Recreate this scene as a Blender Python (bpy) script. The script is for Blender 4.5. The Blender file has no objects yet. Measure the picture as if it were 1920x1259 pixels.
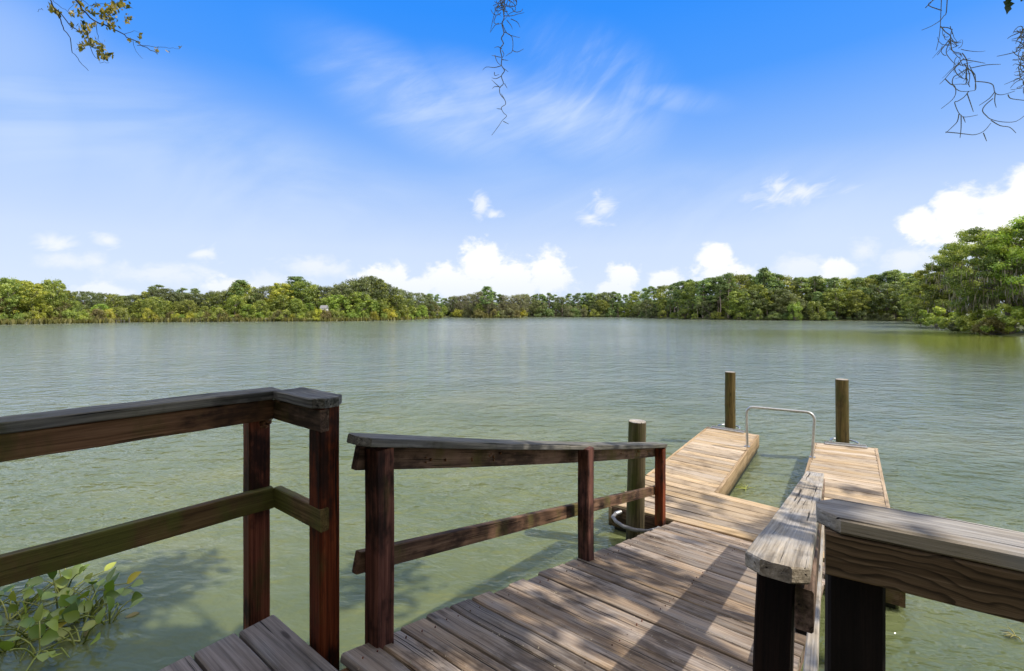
import bpy, math, random
import numpy as np
from mathutils import Vector, Matrix
R = math.radians
rng = random.Random(7)
nrng = np.random.default_rng(11)
scene = bpy.context.scene
COL = scene.collection

# ------------------------------------------------------------------ camera model (survey of the place)
F, HZ, CX, HC = 853.0, 586.0, 960.0, 2.6
def at_z(px, py, z):
    Y = F*(HC-z)/(py-HZ)
    return Vector(((px-CX)/F*Y, Y, z))
def at_y(px, py, Y):
    return Vector(((px-CX)/F*Y, Y, HC-(py-HZ)/F*Y))
def lerp(a, b, t): return a+(b-a)*t
def interp(tab, x):
    xs = [p[0] for p in tab]; ys = [p[1] for p in tab]
    return float(np.interp(x, xs, ys))

SUN_AZ, SUN_EL = 103.0, 49.0
SUN = Vector((math.cos(R(SUN_EL))*math.sin(R(SUN_AZ)), math.cos(R(SUN_EL))*math.cos(R(SUN_AZ)), math.sin(R(SUN_EL))))

# ------------------------------------------------------------------ object helpers
def tag(o, label=None, cat=None, group=None, kind=None):
    if label: o['label'] = label
    if cat: o['category'] = cat
    if group: o['group'] = group
    if kind: o['kind'] = kind
    return o
def empty(name, loc, label, cat, group=None):
    o = bpy.data.objects.new(name, None); COL.objects.link(o)
    o.location = loc; o.empty_display_size = .2
    return tag(o, label, cat, group)
def link(name, me, mat, parent=None):
    o = bpy.data.objects.new(name, me); COL.objects.link(o)
    if mat and not me.materials: me.materials.append(mat)
    if parent:
        o.parent = parent
        o.matrix_parent_inverse = Matrix.Translation(-Vector(parent.location))
    return o

class MB:
    """collects boards, tubes and cards for ONE mesh"""
    def __init__(s): s.v=[]; s.f=[]; s.g=[]; s.t=[]; s.sm=[]
    def add(s, vs, fs, gs, tint, smooth=False):
        b=len(s.v); s.v+= [tuple(p) for p in vs]; s.g += gs; s.t += [tint]*len(vs)
        s.f += [tuple(i+b for i in f) for f in fs]; s.sm += [smooth]*len(fs)
    def board(s, p0, p1, w, h, up=Vector((0,0,1)), seg=6, ch=.004, jit=.0012, sag=0., tint=None, end=0., taper=None):
        """board from p0 to p1: w wide (sideways), h thick (along up); p0,p1 = centre of the TOP face"""
        p0=Vector(p0); p1=Vector(p1); d=p1-p0; L=d.length; x=d.normalized()
        y=Vector(up).cross(x).normalized(); z=x.cross(y).normalized()
        tint = rng.random() if tint is None else tint
        off=(rng.uniform(0,60), rng.uniform(0,60), rng.uniform(0,60))
        prof=[(-w/2,-ch),(-w/2+ch,0),(w/2-ch,0),(w/2,-ch),(w/2,-h+ch),(w/2-ch,-h),(-w/2+ch,-h),(-w/2,-h+ch)]
        vs=[];gs=[];fs=[];n=len(prof)
        e0=rng.uniform(-end,end); e1=rng.uniform(-end,end)
        for i in range(seg+1):
            t=i/seg; k=1.0 if taper is None else lerp(taper[0],taper[1],t)
            s_=L*t
            base=p0+x*(s_ + (e0 if i==0 else 0)+(e1 if i==seg else 0)) - z*(sag*4*t*(1-t))
            jy,jz=rng.uniform(-jit,jit),rng.uniform(-jit,jit)
            for (a,b) in prof:
                vs.append(base+y*(a*k+jy)+z*(b+jz)); gs.append((s_+off[0],a+off[1],b+off[2]))
        for i in range(seg):
            for j in range(n):
                k2=(j+1)%n
                fs.append((i*n+j,i*n+k2,(i+1)*n+k2,(i+1)*n+j))
        # end grain: own verts
        fs.append(tuple(range(n-1,-1,-1))); fs.append(tuple(seg*n+j for j in range(n)))
        fs=[f[::-1] for f in fs]
        s.add(vs,fs,gs,tint)
    def post(s, base, top, wx, wy, xdir, jit=.0012, ch=.005, seg=6, tint=None):
        """square post; base/top = centre; xdir = horizontal direction of its wx side"""
        base=Vector(base); top=Vector(top); xd=Vector((xdir[0],xdir[1],0)).normalized()
        p0=base; p1=top; d=p1-p0
        # board() runs p0->p1 with 'up' = xd ; its top face is at +xd*wx/2
        s.board(p0+xd*wx/2, p1+xd*wx/2, wy, wx, up=xd, seg=seg, ch=ch, jit=jit, tint=tint)
    def tube(s, pts, rad, sides=8, tint=None, cap=True):
        pts=[Vector(p) for p in pts]; n=len(pts)
        tint = rng.random() if tint is None else tint
        if not hasattr(rad,'__len__'): rad=[rad]*n
        vs=[];gs=[];fs=[]; ref=None; s_=0; off=rng.uniform(0,50)
        for i,p in enumerate(pts):
            d=(pts[min(i+1,n-1)]-pts[max(i-1,0)])
            d=d.normalized() if d.length>1e-9 else Vector((0,0,1))
            if ref is None:
                ref=d.orthogonal().normalized()
            ref=(ref-d*ref.dot(d)).normalized(); b=d.cross(ref)
            if i: s_+=(p-pts[i-1]).length
            for k in range(sides):
                a=2*math.pi*k/sides
                q=ref*math.cos(a)+b*math.sin(a)
                vs.append(p+q*rad[i]); gs.append((s_+off,math.cos(a)*rad[i]+off,math.sin(a)*rad[i]+off))
        for i in range(n-1):
            for k in range(sides):
                k2=(k+1)%sides
                fs.append((i*sides+k,i*sides+k2,(i+1)*sides+k2,(i+1)*sides+k))
        s.add(vs,fs,gs,tint,True)
        if cap:
            for i,rev in ((0,True),(n-1,False)):
                idx=[i*sides+k for k in range(sides)]
                if rad[i]>1e-4:
                    s.add([vs[k] for k in idx],[tuple(range(sides))[::-1] if rev else tuple(range(sides))],[gs[k] for k in idx],tint,False)
    def prism(s, poly, z0, z1, tint=None, ch=.0):
        """vertical prism over an xy polygon (counter-clockwise)"""
        n=len(poly); tint=rng.random() if tint is None else tint
        vs=[(p[0],p[1],z0) for p in poly]+[(p[0],p[1],z1) for p in poly]
        fs=[tuple(range(n))[::-1],tuple(range(n,2*n))]+[(i,(i+1)%n,n+(i+1)%n,n+i) for i in range(n)]
        s.add(vs,fs,[(v[0],v[1],v[2]) for v in vs],tint)
    def lump(s, c, r, rough=.35, tint=None, squash=(1,1,1)):
        n1,n2=6,8; vs=[];fs=[]
        for i in range(n1+1):
            th=math.pi*i/n1
            for j in range(n2):
                ph=2*math.pi*j/n2; k=r*(1+rng.uniform(-rough,rough))
                vs.append((c[0]+k*squash[0]*math.sin(th)*math.cos(ph),c[1]+k*squash[1]*math.sin(th)*math.sin(ph),c[2]+k*squash[2]*math.cos(th)))
        for i in range(n1):
            for j in range(n2):
                fs.append((i*n2+j,(i+1)*n2+j,(i+1)*n2+(j+1)%n2,i*n2+(j+1)%n2))
        s.add(vs,fs,[(v[0],v[1],v[2]) for v in vs],rng.random() if tint is None else tint,True)
    def mesh(s, name):
        me=bpy.data.meshes.new(name); me.from_pydata(s.v,[],s.f)
        a=me.attributes.new('grain','FLOAT_VECTOR','POINT'); a.data.foreach_set('vector',np.array(s.g,dtype=np.float32).ravel())
        a=me.attributes.new('tint','FLOAT','POINT'); a.data.foreach_set('value',np.array(s.t,dtype=np.float32))
        me.polygons.foreach_set('use_smooth',s.sm); me.update()
        return me
    def build(s, name, mat, parent=None): return link(name, s.mesh(name), mat, parent)

# ------------------------------------------------------------------ node helpers
class NT:
    def __init__(s, nt): s.nt=nt; s.L=nt.links
    def n(s, typ, **kw):
        o=s.nt.nodes.new(typ)
        for k,v in kw.items(): setattr(o,k,v)
        return o
    def put(s, sock, val):
        if isinstance(val, bpy.types.NodeSocket): s.L.new(val, sock)
        elif val is not None: sock.default_value=val
    def math(s, op, a, b=None, c=None, clamp=False):
        o=s.n('ShaderNodeMath',operation=op,use_clamp=clamp); s.put(o.inputs[0],a)
        if b is not None: s.put(o.inputs[1],b)
        if c is not None: s.put(o.inputs[2],c)
        return o.outputs[0]
    def vmath(s, op, a, b=None, out=0):
        o=s.n('ShaderNodeVectorMath',operation=op); s.put(o.inputs[0],a)
        if b is not None: s.put(o.inputs[1],b)
        return o.outputs[out]
    def mix(s, fac, a, b, blend='MIX'):
        o=s.n('ShaderNodeMix',data_type='RGBA',blend_type=blend,clamp_factor=True)
        s.put(o.inputs[0],fac); s.put(o.inputs[6],a); s.put(o.inputs[7],b); return o.outputs[2]
    def noise(s, vec, scale=1., detail=4., rough=.55, dist=0., lac=2.):
        o=s.n('ShaderNodeTexNoise'); s.put(o.inputs['Vector'],vec)
        o.inputs['Scale'].default_value=scale; o.inputs['Detail'].default_value=detail
        o.inputs['Roughness'].default_value=rough; o.inputs['Distortion'].default_value=dist
        o.inputs['Lacunarity'].default_value=lac
        return o.outputs['Fac']
    def map(s, vec, scale=(1,1,1), loc=(0,0,0), rot=(0,0,0)):
        o=s.n('ShaderNodeMapping'); s.put(o.inputs['Vector'],vec)
        o.inputs['Scale'].default_value=scale; o.inputs['Location'].default_value=loc; o.inputs['Rotation'].default_value=rot
        return o.outputs[0]
    def rmap(s, vec, ang, scale, loc=(0,0,0)):
        return s.map(s.map(vec,(1,1,1),(0,0,0),(0,0,R(-ang))),scale,loc)
    def ramp(s, fac, stops, interp='LINEAR'):
        o=s.n('ShaderNodeValToRGB'); s.put(o.inputs[0],fac); cr=o.color_ramp; cr.interpolation=interp
        while len(cr.elements)<len(stops): cr.elements.new(.5)
        for e,(p,c) in zip(cr.elements,stops):
            e.position=p; e.color=(c[0],c[1],c[2],1) if hasattr(c,'__len__') else (c,c,c,1)
        return o.outputs[0]
    def smooth(s, x, a, b):
        o=s.n('ShaderNodeMapRange',interpolation_type='SMOOTHSTEP'); s.put(o.inputs[0],x)
        o.inputs[1].default_value=a; o.inputs[2].default_value=b; return o.outputs[0]
    def attr(s, name, out): 
        o=s.n('ShaderNodeAttribute',attribute_name=name); return o.outputs[out]
def mat(name):
    m=bpy.data.materials.new(name); m.use_nodes=True; nt=m.node_tree; nt.nodes.clear()
    k=NT(nt); out=k.n('ShaderNodeOutputMaterial'); return m,k,out
def principled(k,out,col,rough=.7,metal=0.,bump=None,bstr=.5,bdist=.01,spec=.3):
    p=k.n('ShaderNodeBsdfPrincipled'); k.put(p.inputs['Base Color'],col if isinstance(col,bpy.types.NodeSocket) else (*col,1))
    k.put(p.inputs['Roughness'],rough); p.inputs['Metallic'].default_value=metal; p.inputs['Specular IOR Level'].default_value=spec
    if bump is not None:
        b=k.n('ShaderNodeBump'); b.inputs['Strength'].default_value=bstr; b.inputs['Distance'].default_value=bdist
        k.put(b.inputs['Height'],bump); k.L.new(b.outputs[0],p.inputs['Normal'])
    k.L.new(p.outputs[0],out.inputs[0]); return p

def wood(name, dark, mid, light, moss=0., mosscol=(.055,.075,.015), crack=.5, rough=.75, tintvar=.45, grey=0., bstr=.6, figure=0., wet=False, stain=.55, slo=.51):
    m,k,out=mat(name)
    g=k.attr('grain','Vector'); ti=k.attr('tint','Fac')
    pos=k.n('ShaderNodeNewGeometry').outputs['Position']
    warp=k.noise(k.map(g,(1.6,9,9)),1.,2.)
    gw=k.vmath('ADD',g,k.vmath('SCALE',warp,None)) if False else g
    fine=k.noise(k.map(g,(2.2,110,110)),1.,5.,.65,.4)
    broad=k.noise(k.map(g,(1.1,22,22)),1.,4.,.6,1.2)
    blot=k.noise(k.map(g,(3.,9,9)),1.,5.,.6)
    f=k.math('ADD',k.math('MULTIPLY',fine,.5),k.math('MULTIPLY',broad,.5))
    col=k.ramp(f,[(.34,dark),(.50,mid),(.66,light)])
    if figure:
        sx=k.n('ShaderNodeSeparateXYZ'); k.put(sx.inputs[0],g)
        wv=k.noise(k.map(g,(4.2,9,9)),1.,2.,.5,.2); wv2=k.noise(k.map(g,(14,30,30)),1.,2.,.5)
        ph=k.math('ADD',k.math('MULTIPLY',sx.outputs[2],430.),k.math('ADD',k.math('MULTIPLY',wv,46.),k.math('MULTIPLY',wv2,9.)))
        vk=k.n('ShaderNodeTexVoronoi'); k.put(vk.inputs['Vector'],k.map(g,(4.5,11,11))); vk.inputs['Scale'].default_value=1.
        ph=k.math('ADD',ph,k.math('MULTIPLY',k.math('SUBTRACT',1.,k.smooth(vk.outputs['Distance'],0.,.55)),16.))
        fr=k.math('FRACT',k.math('DIVIDE',ph,6.2832))
        col=k.mix(figure,col,k.mix(1.,col,k.ramp(fr,[(0.,1.15),(.55,.95),(.85,.25),(.97,.3),(1.,1.1)]),'MULTIPLY'))
    # grey weathering in blotches
    if grey:
        gm=k.smooth(blot,.4,.62)
        lum=(mid[0]*.4+mid[1]*.4+mid[2]*.3)
        col=k.mix(k.math('MULTIPLY',gm,grey),col,k.ramp(fine,[(.3,(lum*.6,lum*.6,lum*.62)),(.7,(lum*1.5,lum*1.48,lum*1.45))]))
    tv=k.n('ShaderNodeMapRange'); k.put(tv.inputs[0],ti); tv.inputs[3].default_value=1-tintvar*.6; tv.inputs[4].default_value=1+tintvar*.5
    h=k.n('ShaderNodeHueSaturation'); k.put(h.inputs['Color'],col); k.put(h.inputs['Value'],tv.outputs[0])
    k.put(h.inputs['Saturation'],k.math('ADD',.8,k.math('MULTIPLY',k.math('FRACT',k.math('MULTIPLY',ti,7.3)),.4)))
    col=h.outputs[0]
    # long checks and splits
    cr=k.noise(k.map(g,(1.3,75,75),(3.1,5,7)),1.,3.,.5,.3)
    crm=k.math('MULTIPLY',k.smooth(cr,.63,.70),crack)
    col=k.mix(crm,col,(dark[0]*.18,dark[1]*.18,dark[2]*.18,1))
    # dark water stains and small knots
    st=k.smooth(k.math('ADD',k.math('MULTIPLY',k.noise(k.map(pos,(2.3,2.3,2.3)),1.,5.,.65),.6),k.math('MULTIPLY',k.noise(k.map(g,(5.,24,24)),1.,4.,.65),.4)),slo,slo+.13)
    col=k.mix(k.math('MULTIPLY',st,stain),col,(dark[0]*.55,dark[1]*.55,dark[2]*.55,1))
    vor=k.n('ShaderNodeTexVoronoi'); k.put(vor.inputs['Vector'],k.map(g,(2.2,9,9))); vor.inputs['Scale'].default_value=1.
    kn=k.math('SUBTRACT',1.,k.smooth(vor.outputs['Distance'],.05,.12))
    col=k.mix(k.math('MULTIPLY',kn,.75),col,(dark[0]*.3,dark[1]*.25,dark[2]*.22,1))
    if moss:
        ms=k.noise(k.map(pos,(5,5,2.2)),1.,6.,.65)
        mm=k.math('MULTIPLY',k.smooth(ms,.66-.3*moss,.86-.25*moss),min(1,moss+.25))
        col=k.mix(mm,col,k.ramp(fine,[(.3,(mosscol[0]*.5,mosscol[1]*.5,mosscol[2]*.5)),(.7,mosscol)]))
    if wet:
        sz=k.n('ShaderNodeSeparateXYZ'); k.put(sz.inputs[0],pos)
        wb=k.math('SUBTRACT',1.,k.smooth(k.math('ADD',sz.outputs[2],k.math('MULTIPLY',blot,.18)),.10,.34))
        col=k.mix(wb,col,(.012,.016,.006,1))
    bump=k.math('SUBTRACT',f,k.math('MULTIPLY',crm,1.6))
    principled(k,out,col,rough,0,bump,bstr,.006,.25)
    return m

M={}
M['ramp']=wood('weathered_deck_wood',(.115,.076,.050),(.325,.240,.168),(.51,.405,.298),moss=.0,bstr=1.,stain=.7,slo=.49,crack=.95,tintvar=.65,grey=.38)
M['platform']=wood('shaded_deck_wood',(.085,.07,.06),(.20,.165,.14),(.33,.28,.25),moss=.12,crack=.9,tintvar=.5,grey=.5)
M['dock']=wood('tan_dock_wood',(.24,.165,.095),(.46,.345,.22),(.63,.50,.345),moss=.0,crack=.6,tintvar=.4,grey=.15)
M['fascia']=wood('dock_fascia_wood',(.22,.15,.08),(.42,.30,.18),(.55,.42,.28),moss=.22,crack=.5,wet=True,mosscol=(.14,.13,.035))
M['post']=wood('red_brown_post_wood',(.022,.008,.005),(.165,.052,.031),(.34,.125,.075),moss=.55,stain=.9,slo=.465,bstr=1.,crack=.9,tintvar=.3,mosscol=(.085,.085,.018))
M['black']=wood('shade_black_post_wood',(.004,.003,.002),(.014,.008,.006),(.034,.018,.013),moss=.1,crack=.6,tintvar=.2,mosscol=(.03,.026,.006))  # near black: the shade on the right posts is put into the colour
M['rail']=wood('brown_rail_wood',(.05,.026,.016),(.19,.112,.070),(.32,.20,.13),mosscol=(.14,.125,.03),moss=.6,stain=.85,slo=.475,bstr=1.,crack=.6,tintvar=.35)
M['mossrail']=wood('mossy_rail_wood',(.05,.028,.014),(.17,.115,.06),(.28,.20,.11),mosscol=(.15,.15,.03),moss=.95,stain=.85,slo=.48,bstr=1.,crack=.6,tintvar=.3)
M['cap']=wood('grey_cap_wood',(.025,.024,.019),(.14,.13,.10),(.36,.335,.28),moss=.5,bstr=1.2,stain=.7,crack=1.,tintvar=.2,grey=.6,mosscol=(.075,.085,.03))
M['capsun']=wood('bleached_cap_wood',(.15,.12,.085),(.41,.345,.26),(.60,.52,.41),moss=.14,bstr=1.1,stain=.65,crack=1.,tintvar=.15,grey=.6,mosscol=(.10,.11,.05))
M['figured']=wood('figured_beam_wood',(.05,.027,.011),(.195,.118,.056),(.34,.23,.125),moss=.42,crack=.3,tintvar=.1,figure=.85,mosscol=(.06,.075,.02))
M['pile']=wood('green_pile_wood',(.03,.024,.010),(.105,.080,.034),(.20,.155,.075),moss=.72,wet=True,bstr=.9,crack=1.,tintvar=.2,mosscol=(.09,.095,.02))

def simple(name, col, rough=.6, metal=0., var=.3, nscale=20., bstr=.2):
    m,k,out=mat(name)
    pos=k.n('ShaderNodeNewGeometry').outputs['Position']
    n=k.noise(k.map(pos,(nscale,)*3),1.,5.,.6)
    c=k.ramp(n,[(.3,tuple(x*(1-var) for x in col)),(.7,tuple(x*(1+var) for x in col))])
    principled(k,out,c,rough,metal,n,bstr,.003,.5); return m
M['galv']=simple('galvanised_steel',(.55,.55,.54),.38,.85,.18,30)
M['pvc']=simple('weathered_grey_pipe',(.20,.195,.195),.6,0,.3,25)
M['float']=simple('dark_float_plastic',(.012,.014,.008),.5,0,.4,6)
M['mud']=simple('mud_nest',(.20,.095,.04),.95,0,.5,120,.8)
M['litter']=simple('dry_plant_litter',(.42,.36,.26),.9,0,.5,60)
M['ground']=simple('grassy_soil',(.075,.085,.03),.95,0,.6,.7)
M['hutwall']=simple('white_board_wall',(.75,.76,.74),.7,0,.06,8)
M['hutroof']=simple('grey_tin_roof',(.22,.22,.23),.5,0,.2,4)
M['moss']=simple('spanish_moss_strand',(.34,.32,.25),.9,0,.4,200)
M['twig']=simple('dark_twig_bark',(.035,.026,.018),.9,0,.4,60,.6)
M['bark']=simple('grey_bark',(.17,.145,.12),.9,0,.45,3.,.9)
M['barkpine']=simple('pine_bark',(.40,.32,.27),.9,0,.45,3.,.9)

def leafmat(name, dark, mid, light, trans=.45, hue=.03, rough=.6, gloss=.04):
    m,k,out=mat(name)
    ti=k.attr('tint','Fac'); oi=k.n('ShaderNodeObjectInfo').outputs['Random']
    pos=k.n('ShaderNodeNewGeometry').outputs['Position']
    col=k.ramp(ti,[(.08,dark),(.5,mid),(.95,light)])
    h=k.n('ShaderNodeHueSaturation'); k.put(h.inputs['Color'],col)
    k.put(h.inputs['Hue'],k.math('ADD',.5-hue*.5,k.math('MULTIPLY',oi,hue)))
    k.put(h.inputs['Value'],k.math('ADD',.78,k.math('MULTIPLY',k.math('FRACT',k.math('MULTIPLY',oi,9.7)),.44)))
    c=h.outputs[0]
    d=k.n('ShaderNodeBsdfDiffuse'); k.put(d.inputs[0],c)
    t=k.n('ShaderNodeBsdfTranslucent'); k.put(t.inputs[0],k.mix(1.,c,(1.25,1.2,.55,1),'MULTIPLY'))
    x=k.n('ShaderNodeMixShader'); x.inputs[0].default_value=trans; k.L.new(d.outputs[0],x.inputs[1]); k.L.new(t.outputs[0],x.inputs[2])
    g=k.n('ShaderNodeBsdfGlossy'); g.inputs['Roughness'].default_value=.45
    y=k.n('ShaderNodeMixShader'); y.inputs[0].default_value=gloss; k.L.new(x.outputs[0],y.inputs[1]); k.L.new(g.outputs[0],y.inputs[2])
    k.L.new(y.outputs[0],out.inputs[0]); return m
L={}
L['pine']=leafmat('pine_needles',(0.085, 0.14, 0.05),(0.22, 0.315, 0.11),(0.38, 0.47, 0.16))
L['oak']=leafmat('oak_leaves',(0.11, 0.15, 0.032),(0.27, 0.335, 0.065),(0.48, 0.52, 0.12))
L['dark']=leafmat('live_oak_leaves',(0.08, 0.105, 0.042),(0.175, 0.215, 0.085),(0.3, 0.34, 0.14))
L['bright']=leafmat('bright_leaves',(0.14, 0.21, 0.03),(0.31, 0.43, 0.07),(0.52, 0.6, 0.14))
L['yellow']=leafmat('yellowing_leaves',(0.16, 0.175, 0.028),(0.39, 0.41, 0.055),(0.58, 0.56, 0.08))
L['yelgreen']=leafmat('olive_leaves',(.10,.12,.022),(.25,.28,.05),(.44,.44,.09))
L['brown']=leafmat('rusty_leaves',(0.12, 0.105, 0.035),(0.25, 0.23, 0.08),(0.37, 0.34, 0.12))
L['mossy']=leafmat('mossy_grey_leaves',(0.1, 0.11, 0.05),(0.22, 0.235, 0.115),(0.36, 0.37, 0.19))
L['hang']=leafmat('hanging_grey_moss',(0.11, 0.095, 0.065),(0.21, 0.185, 0.135),(0.32, 0.285, 0.22),trans=.2,hue=.01)
L['reed']=leafmat('shore_reeds',(0.11, 0.11, 0.03),(0.24, 0.23, 0.07),(0.38, 0.34, 0.12),hue=.02)
L['over']=leafmat('overhead_oak_leaves',(.02,.035,.008),(.045,.075,.015),(.08,.11,.02))
L['gum']=leafmat('autumn_tinged_leaves',(.03,.045,.010),(.17,.15,.018),(.36,.25,.05),trans=.4,hue=.02)
L['hyac']=leafmat('water_hyacinth_leaves',(.07,.15,.018),(.17,.27,.035),(.36,.42,.06),trans=.3,hue=.02,gloss=.08)
L['hyst']=leafmat('water_hyacinth_stems',(0.14, 0.17, 0.03),(0.27, 0.31, 0.06),(0.4, 0.42, 0.12),trans=.1,hue=.02)
L['hyyel']=leafmat('yellow_hyacinth_leaf',(.35,.28,.01),(.48,.42,.02),(.6,.5,.05),trans=.3,hue=.0)

# ------------------------------------------------------------------ foliage (arrays of leaf faces)
def cards(centres, normals, size, tints, stretch=1.35, long_dir=None, wide=.62):
    """one four-cornered leaf face per centre"""
    n=len(centres); nr=normals/np.maximum(np.linalg.norm(normals,axis=1,keepdims=True),1e-9)
    a=nrng.normal(size=(n,3)) if long_dir is None else long_dir
    a=a-nr*(a*nr).sum(1,keepdims=True); a/=np.maximum(np.linalg.norm(a,axis=1,keepdims=True),1e-9)
    b=np.cross(nr,a); s=np.asarray(size).reshape(-1,1)
    v=np.empty((n,4,3),np.float32)
    v[:,0]=centres-a*s*stretch; v[:,1]=centres-b*s*wide+a*s*.1; v[:,2]=centres+a*s*stretch; v[:,3]=centres+b*s*wide+a*s*.1
    return v.reshape(-1,3), np.repeat(tints,4).astype(np.float32)
def cardmesh(name, v, t):
    n=len(v)//4; me=bpy.data.meshes.new(name)
    me.vertices.add(4*n); me.vertices.foreach_set('co',v.astype(np.float32).ravel())
    me.loops.add(4*n); me.loops.foreach_set('vertex_index',np.arange(4*n,dtype=np.int32))
    me.polygons.add(n); me.polygons.foreach_set('loop_start',np.arange(0,4*n,4,dtype=np.int32)); me.polygons.foreach_set('loop_total',np.full(n,4,np.int32))
    a=me.attributes.new('tint','FLOAT','POINT'); a.data.foreach_set('value',t)
    me.update(); me.validate(); return me
def clumps_to_cards(cl, per, size, outward=.8, up=.45, rnd=.8, fill=.35, stretch=1.35, tvar=.22):
    """cl: list of (x,y,z,rx,rz[,tint]) leaf clumps"""
    V=[];T=[]
    for c in cl:
        n=max(6,int(per*(rng.uniform(.7,1.3))))
        d=nrng.normal(size=(n,3)); d/=np.linalg.norm(d,axis=1,keepdims=True)
        r=(fill+(1-fill)*nrng.random((n,1))**.6)*(1+.18*nrng.normal(size=(n,1)))
        p=np.array(c[:3])+d*r*np.array([c[3],c[3],c[4]])
        nn=d*outward+np.array([0,0,up])+nrng.normal(size=(n,3))*rnd
        tint=np.clip((c[5] if len(c)>5 else .5)+nrng.normal(size=n)*tvar,0,1)
        v,t=cards(p,nn,size*nrng.uniform(.65,1.35,n),tint,stretch); V.append(v);T.append(t)
    return np.concatenate(V),np.concatenate(T)
def limb(mb, a, b, r0, r1, n=5, wob=.06, sides=6):
    a=Vector(a);b=Vector(b);Ln=(b-a).length
    pts=[];rad=[]
    for i in range(n+1):
        t=i/n; w=math.sin(math.pi*t)*wob*Ln
        pts.append(a.lerp(b,t)+Vector((rng.uniform(-w,w),rng.uniform(-w,w),rng.uniform(-w,w)*.5))); rad.append(lerp(r0,r1,t))
    mb.tube(pts,rad,sides); return pts

PROTO={}
def proto(kind, idx):
    """unit-height tree: (trunk mesh, crown mesh, moss mesh or None)"""
    key=(kind,idx)
    if key in PROTO: return PROTO[key]
    mb=MB(); cl=[]; extra=None
    if kind=='pine':
        lean=rng.uniform(-.03,.03); top=(lean,rng.uniform(-.02,.02),.97)
        limb(mb,(0,0,0),top,.0165,.005,7,.012)
        z=rng.uniform(.42,.5)
        while z<.98:
            k=(z-.42)/.56; rad=(.17*(1-k)**.55+.045)*rng.uniform(.7,1.15)
            for j in range(rng.choice((2,3,3))):
                a=rng.uniform(0,6.28); q=rad*rng.uniform(.5,1.)
                c=(lean*z+math.cos(a)*q,math.sin(a)*q,z+rng.uniform(-.01,.03))
                mb.tube([(lean*z,0,z-.03),((lean*z+c[0])/2,c[1]/2,z-.005),c],[.005,.004,.002],4)
                cl.append((*c,rng.uniform(.055,.085),rng.uniform(.028,.045),rng.uniform(.25,.75)))
            z+=rng.uniform(.028,.05)
        cl.append((lean,0,.97,.05,.035,.6))
        v,t=clumps_to_cards(cl,80,.0125,.8,.6,.55)
        bark=M['barkpine']
    elif kind in ('oak','dark','bright','mossy','yellow','brown'):
        W={'oak':.36,'dark':.46,'bright':.40,'mossy':.33,'yellow':.40,'brown':.42}[kind]
        lo=.14 if kind in('bright','yellow','brown','oak') else .22
        lean=rng.uniform(-.05,.05)
        tp=limb(mb,(0,0,0),(lean,rng.uniform(-.04,.04),.58),.026,.012,5,.03)
        nc=34 if kind!='yellow' else 30
        for i in range(nc):
            zz=lo+(1-lo)*(i+.5)/nc*1.0
            k=(zz-lo)/(1-lo); env=W*(math.sin(math.pi*(.16+.80*k))**.7)*rng.uniform(.55,1.08)
            a=i*2.399+rng.uniform(-.5,.5)
            c=(lean+math.cos(a)*env,math.sin(a)*env,min(zz,.945))
            r=rng.uniform(.075,.135); rz=r*(rng.uniform(.55,.8) if kind!='yellow' else rng.uniform(.32,.45))
            if c[2]+rz>1.0: c=(c[0],c[1],1.0-rz)
            cl.append((*c,r,rz,rng.uniform(.2,.8)))
            if i%3==0:
                zb=max(.1,min(.55,zz*.6))
                limb(mb,(lean*zb,0,zb),c,.011,.003,4,.07,5)
        for i in range(9):   # loose inner mass
            cl.append((rng.uniform(-.5,.5)*W,rng.uniform(-.5,.5)*W,rng.uniform(.35,.75),.13,.11,rng.uniform(.2,.5)))
        for i in range(16):  # ragged outer sprays
            a=rng.uniform(0,6.28); zz=rng.uniform(.3,.97); k=(zz-lo)/(1-lo); env=W*1.12*(math.sin(math.pi*(.16+.80*k))**.7)
            cl.append((math.cos(a)*env,math.sin(a)*env,min(zz,.97),.04,.03,rng.uniform(.4,.9)))
        v,t=clumps_to_cards(cl,{'mossy':75}.get(kind,130),.0145,1.,.45,.5)
        if kind=='mossy':
            n=700; ci=nrng.integers(0,len(cl),n); c=np.array([x[:3] for x in cl])[ci]
            c=c+nrng.normal(size=(n,3))*np.array([.07,.07,.03])-np.array([0,0,.05])
            nn=nrng.normal(size=(n,3)); nn[:,2]*=.1
            extra=cards(c,nn,nrng.uniform(.015,.035,n),nrng.random(n),1.6,np.tile(np.array([[0,0,1.]]),(n,1)),.25)
        bark=M['bark']
    else: # bush kinds: 'bush','bushbrown'
        for i in range(5):
            a=rng.uniform(0,6.28); limb(mb,(0,0,0),(math.cos(a)*.4,math.sin(a)*.4,rng.uniform(.5,.8)),.025,.008,4,.08,5)
        for i in range(26):
            k=rng.random(); a=i*2.399; env=.72*math.sqrt(1-.8*k*k)*rng.uniform(.4,1.)
            cl.append((math.cos(a)*env,math.sin(a)*env,.1+.78*k*rng.uniform(.75,1.),rng.uniform(.16,.26),rng.uniform(.12,.2),rng.uniform(.2,.85)))
        v,t=clumps_to_cards(cl,130,.032,1.,.55,.5)
        bark=M['bark']
    tm=mb.mesh(kind+'_trunk'); tm.materials.append(bark)
    cm=cardmesh(kind+'_crown',v,t); em=None
    if extra: em=cardmesh(kind+'_moss',*extra); em.materials.append(L['hang'])
    PROTO[key]=(tm,cm,em); return PROTO[key]
CROWNCOPY={}
def crown_mesh(kind, idx, leaf):
    key=(kind,idx,leaf)
    if key not in CROWNCOPY:
        me=proto(kind,idx)[1].copy(); me.materials.append(L[leaf]); CROWNCOPY[key]=me
    return CROWNCOPY[key]
NAMES={'pine':'pine_tree','oak':'broadleaf_tree','dark':'live_oak_tree','bright':'bright_green_tree','mossy':'mossy_tree','yellow':'yellowing_tree','brown':'rusty_tree','bush':'shore_bush'}
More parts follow.
